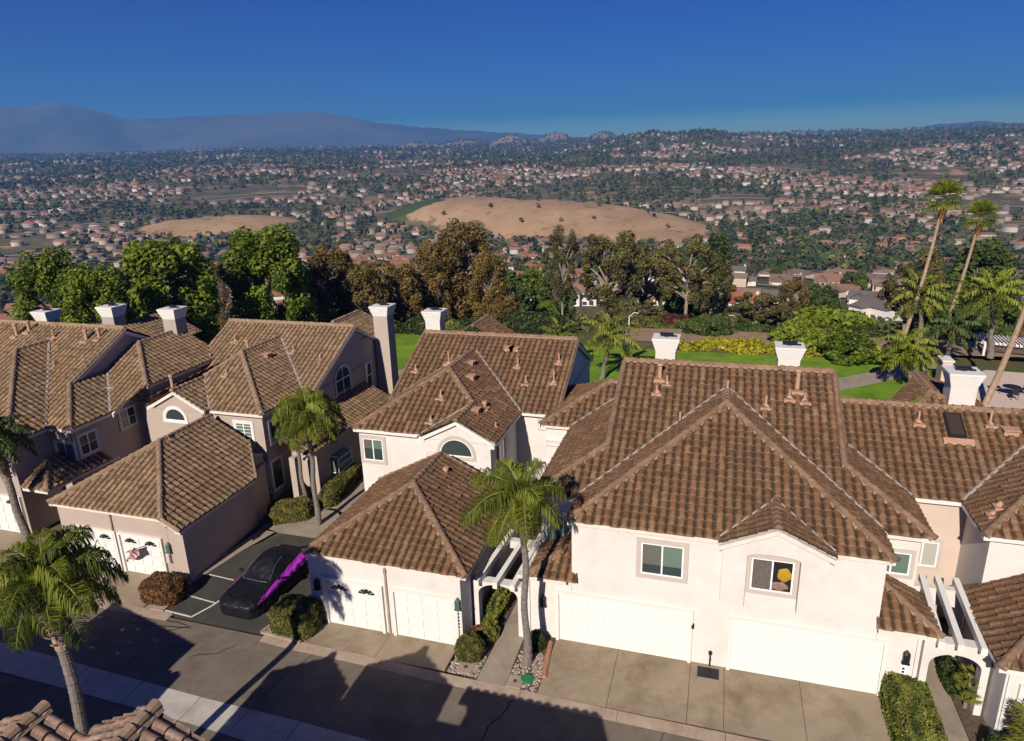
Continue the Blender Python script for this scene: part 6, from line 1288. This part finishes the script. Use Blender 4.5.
# ------------------------------------------------------------------ valley trees: the near ones one by one, the rest one wood
def clear(x, y, r): return all((x-ox)**2+(y-oy)**2 > (o_+r)**2 for ox,oy,o_ in occ)
n_t = 0; tries = 0; tpos = [(x,y,Wd*.4) for x,y,z,H,Wd,k_ in TREES]
while n_t < 235 and tries < 6000:
    tries += 1; aa = rng.uniform(-38,38); r_ = 118+rng.uniform(0,1)**1.3*470; a = math.radians(aa-17.3); x, y = CX+r_*math.sin(a), CY+r_*math.cos(a)
    if not clear(x, y, -5) or any((x-p)**2+(y-q)**2 < (w_+2.5)**2 for p,q,w_ in tpos): continue
    # keep the manual houses in sight: no tree just in front of them
    if any(abs(math.degrees(math.atan2(ox-CX,oy-CY)-math.atan2(x-CX,y-CY))) < math.degrees(8/math.hypot(ox-CX,oy-CY))+math.degrees(1.5/r_) and 0 < math.hypot(ox-CX,oy-CY)-r_ < 230 for ox,oy,o_ in occ[:len(MAN)]): continue
    k_ = rng.choice(['dark','dark','bush','sparse','euc','green'], p=[.28,.14,.2,.2,.08,.10]); H = {'dark':8.5,'bush':5.5,'sparse':11,'euc':9,'green':8}[k_]*rng.uniform(.7,1.3); Wd = H*{'dark':.8,'bush':1.2,'sparse':.7,'euc':.7,'green':.8}[k_]
    H = Wd*round(H/Wd,1); kn = {'dark':'dark rounded','bush':'green spreading','sparse':'thin olive','euc':'brownish','green':'bright green'}[k_]
    tree(x, y, float(hz(x,y)), H, Wd, k_, '%s tree among the houses down the slope'%kn, '%s valley trees'%kn, var=int(rng.integers(4))); tpos.append((x,y,Wd*.35)); n_t += 1
def far_wood(n):
    aa = rng.uniform(-39,39,n); u = rng.uniform(0,1,n); r_ = 560*(6600/560)**(u**.95); a = np.radians(aa-17.3); x, y = CX+r_*np.sin(a), CY+r_*np.cos(a); q1, q2 = hillmask(aa, r_)
    keep = (q1 > 1.03) & (q2 > 1.05) | (rng.uniform(0,1,n) < .012); nz = np.array([mnoise.noise(Vector((p*.004,q*.004,5))) for p,q in zip(x,y)]); keep &= rng.uniform(0,1,n) < (.58+1.1*nz)
    keep &= ~((aa > -10) & (aa < -1) & (r_ > 1060) & (r_ < 1200) & (rng.uniform(0,1,n) < .85)); x, y, r_ = x[keep], y[keep], r_[keep]; k = len(x); z = hz(x, y)
    s = rng.uniform(2.4,4.6,k)*np.clip(r_/1500,1,2.4); hgt = s*rng.uniform(1.2,2.6,k); Q = 16
    th = rng.uniform(0,6.283,(k,Q)); ph = np.arccos(rng.uniform(-.6,1,(k,Q))); d = np.stack([np.cos(th)*np.sin(ph),np.sin(th)*np.sin(ph),np.cos(ph)],-1); rr = rng.uniform(.55,1,(k,Q,1))
    c = np.stack([x,y,z+hgt*.5],-1)[:,None]+d*rr*np.stack([s,s,hgt*.55],-1)[:,None]; v, f = leaf_quads(c.reshape(-1,3), (d+np.array([0,0,.3])).reshape(-1,3), 1.0, aspect=1.3, jit=.5)
    # scale each leaf clump by its tree
    cc = np.repeat(c.reshape(-1,3),4,0); v = cc+(v-cc)*np.repeat(np.repeat(s*.95,Q),4)[:,None]
    pal = np.array([(.038,.055,.016),(.07,.09,.022),(.09,.075,.03),(.05,.07,.028),(.12,.13,.03)])[rng.choice(5,k,p=[.32,.25,.2,.15,.08])]*rng.uniform(.7,1.3,(k,1)); return v, f, np.repeat(pal,Q,0)*rng.uniform(.75,1.25,(k*Q,1))
M['wood'] = vcol_mat('far tree leaves', .9)
v, f, c = far_wood(34000); tag(npmesh('far_woods', v, f, M['wood'], col=c), kind='stuff')
# ------------------------------------------------------------------ the air
if HAZE:
    q = MB(); q.box(-9500,9500,-300,10400,-700,790); hz_o = tag(q.build('haze', mat('haze', (1,1,1))), kind='stuff'); m = hz_o.data.materials[0]; nt = m.node_tree; nt.nodes.clear(); out = nt.nodes.new('ShaderNodeOutputMaterial'); pv = nt.nodes.new('ShaderNodeVolumePrincipled')
    pv.inputs['Color'].default_value = (.20,.46,1.0,1); pv.inputs['Density'].default_value = HAZE; pv.inputs['Anisotropy'].default_value = .08; nt.links.new(pv.outputs[0], out.inputs['Volume'])
# streets of the valley and low growth on the slope behind the greenbelt
M['valley_road'] = mat('valley asphalt', (.21,.19,.165), 1, var=.15, vscale=.05)
vr, fr = [], []
for dd in np.arange(283.5, 1900, 54):
    for a0 in np.arange(-40, 40, 13):
        if rng.uniform() < .3: continue
        aa = np.arange(a0, a0+rng.uniform(8,15), .35); rr = dd+9*np.sin(aa*.4+dd-13.5); q1, q2 = hillmask(aa, rr); ok = (q1 > 1.1) & (q2 > 1.15); al = np.radians(aa-17.3); w_ = 4+dd*.001; o = len(vr)*1
        P = []
        for s_ in (-w_, w_): x = CX+(rr+s_)*np.sin(al); y = CY+(rr+s_)*np.cos(al); P.append(np.stack([x,y,hz(x,y)+.7],1))
        b = sum(len(v) for v in vr); n_ = len(aa); vr += [P[0],P[1]]
        for k in range(n_-1):
            if ok[k] and ok[k+1]: fr.append((b+k,b+k+1,b+n_+k+1,b+n_+k))
tag(npmesh('valley_road', np.concatenate(vr), np.array(fr), M['valley_road']), kind='structure')
C_, N_, S_ = [], [], []
while len(C_) < 1500:
    aa = rng.uniform(-36,37); r_ = 76+rng.uniform(0,1)**1.4*330; al = math.radians(aa-17.3); x, y = CX+r_*math.sin(al), CY+r_*math.cos(al)
    if y < 55 and x > -32 or not clear(x, y, 1): continue
    n_ = 34; d = rng.normal(0,1,(n_,3)); d[:,2] = np.abs(d[:,2]); d /= np.linalg.norm(d,axis=1)[:,None]; s_ = rng.uniform(.8,2.2); C_.append(d*np.array([s_,s_,s_*.8])*rng.uniform(.7,1,(n_,1))+np.array([x,y,float(hz(x,y))-.2])); N_.append(d)
v, f = leaf_quads(np.concatenate(C_), np.concatenate(N_), .75, aspect=1.3, jit=.6); pal = np.array([(.04,.055,.016),(.09,.11,.025),(.12,.10,.04),(.06,.085,.03),(.15,.17,.04)])[rng.choice(5,1500)]
tag(npmesh('undergrowth', v, f, M['wood'], col=np.repeat(pal,34,0)*rng.uniform(.7,1.3,(len(f),1))), kind='stuff')
# ------------------------------------------------------------------ camera, light, sky
from mathutils import Matrix
def basis(p, ya, ro):
    f, r, u = Vector((0,1,0)), Vector((1,0,0)), Vector((0,0,1))
    A = Matrix.Rotation(ya,3,'Z'); f, r, u = A@f, A@r, A@u
    A = Matrix.Rotation(-p,3,r); f, u = A@f, A@u
    A = Matrix.Rotation(ro,3,f); return A@r, A@u, f
rt, up_, fw = basis(.300939,.301869,.0297547)
cam = bpy.data.objects.new('camera', bpy.data.cameras.new('camera')); COL.objects.link(cam)
m = Matrix((rt,up_,-fw)).transposed().to_4x4(); m.translation = (5.24,-22.06,18.138); cam.matrix_world = m
cam.data.sensor_width = 36; cam.data.lens = 685.49/1024*36; cam.data.clip_end = 60000; cam.data.clip_start = .5
SC.camera = cam
EL, AZ = 32.4, 6   # sun height; shadows run AZ degrees right of +Y
sd = Vector((-math.sin(R(AZ))*math.cos(R(EL)), -math.cos(R(AZ))*math.cos(R(EL)), math.sin(R(EL))))
sl = bpy.data.lights.new('sun','SUN'); sl.energy = SUN; sl.angle = R(.53); sl.color = (1,.92,.80)
so = bpy.data.objects.new('sun', sl); COL.objects.link(so); so.rotation_euler = sd.to_track_quat('Z','Y').to_euler(); so.location = (0,-30,60)
W = bpy.data.worlds.new('World'); SC.world = W; W.use_nodes = True; nt = W.node_tree
sk = nt.nodes.new('ShaderNodeTexSky'); sk.sky_type = 'NISHITA'; sk.sun_disc = False; sk.sun_elevation = R(EL); sk.sun_rotation = R(180+AZ); sk.altitude = 200; sk.air_density = 1.0; sk.dust_density = .2; sk.ozone_density = 5
hs = nt.nodes.new('ShaderNodeHueSaturation'); hs.inputs['Hue'].default_value = .537; hs.inputs['Saturation'].default_value = 3.0; hs.inputs['Value'].default_value = .62
bg = nt.nodes['Background']; bg.inputs['Strength'].default_value = SKY
nt.links.new(sk.outputs[0], hs.inputs['Color']); nt.links.new(hs.outputs[0], bg.inputs['Color'])
vs = SC.view_settings; vs.view_transform = 'Standard'; vs.look = 'None'; vs.exposure = EXPO; vs.gamma = 1; vs.use_curve_mapping = False
SC.cycles.use_denoising = True; SC.cycles.max_bounces = 5; SC.cycles.diffuse_bounces = 2; SC.cycles.glossy_bounces = 2; SC.cycles.transmission_bounces = 2; SC.cycles.volume_bounces = 0; SC.cycles.transparent_max_bounces = 4; SC.cycles.caustics_reflective = False; SC.cycles.caustics_refractive = False
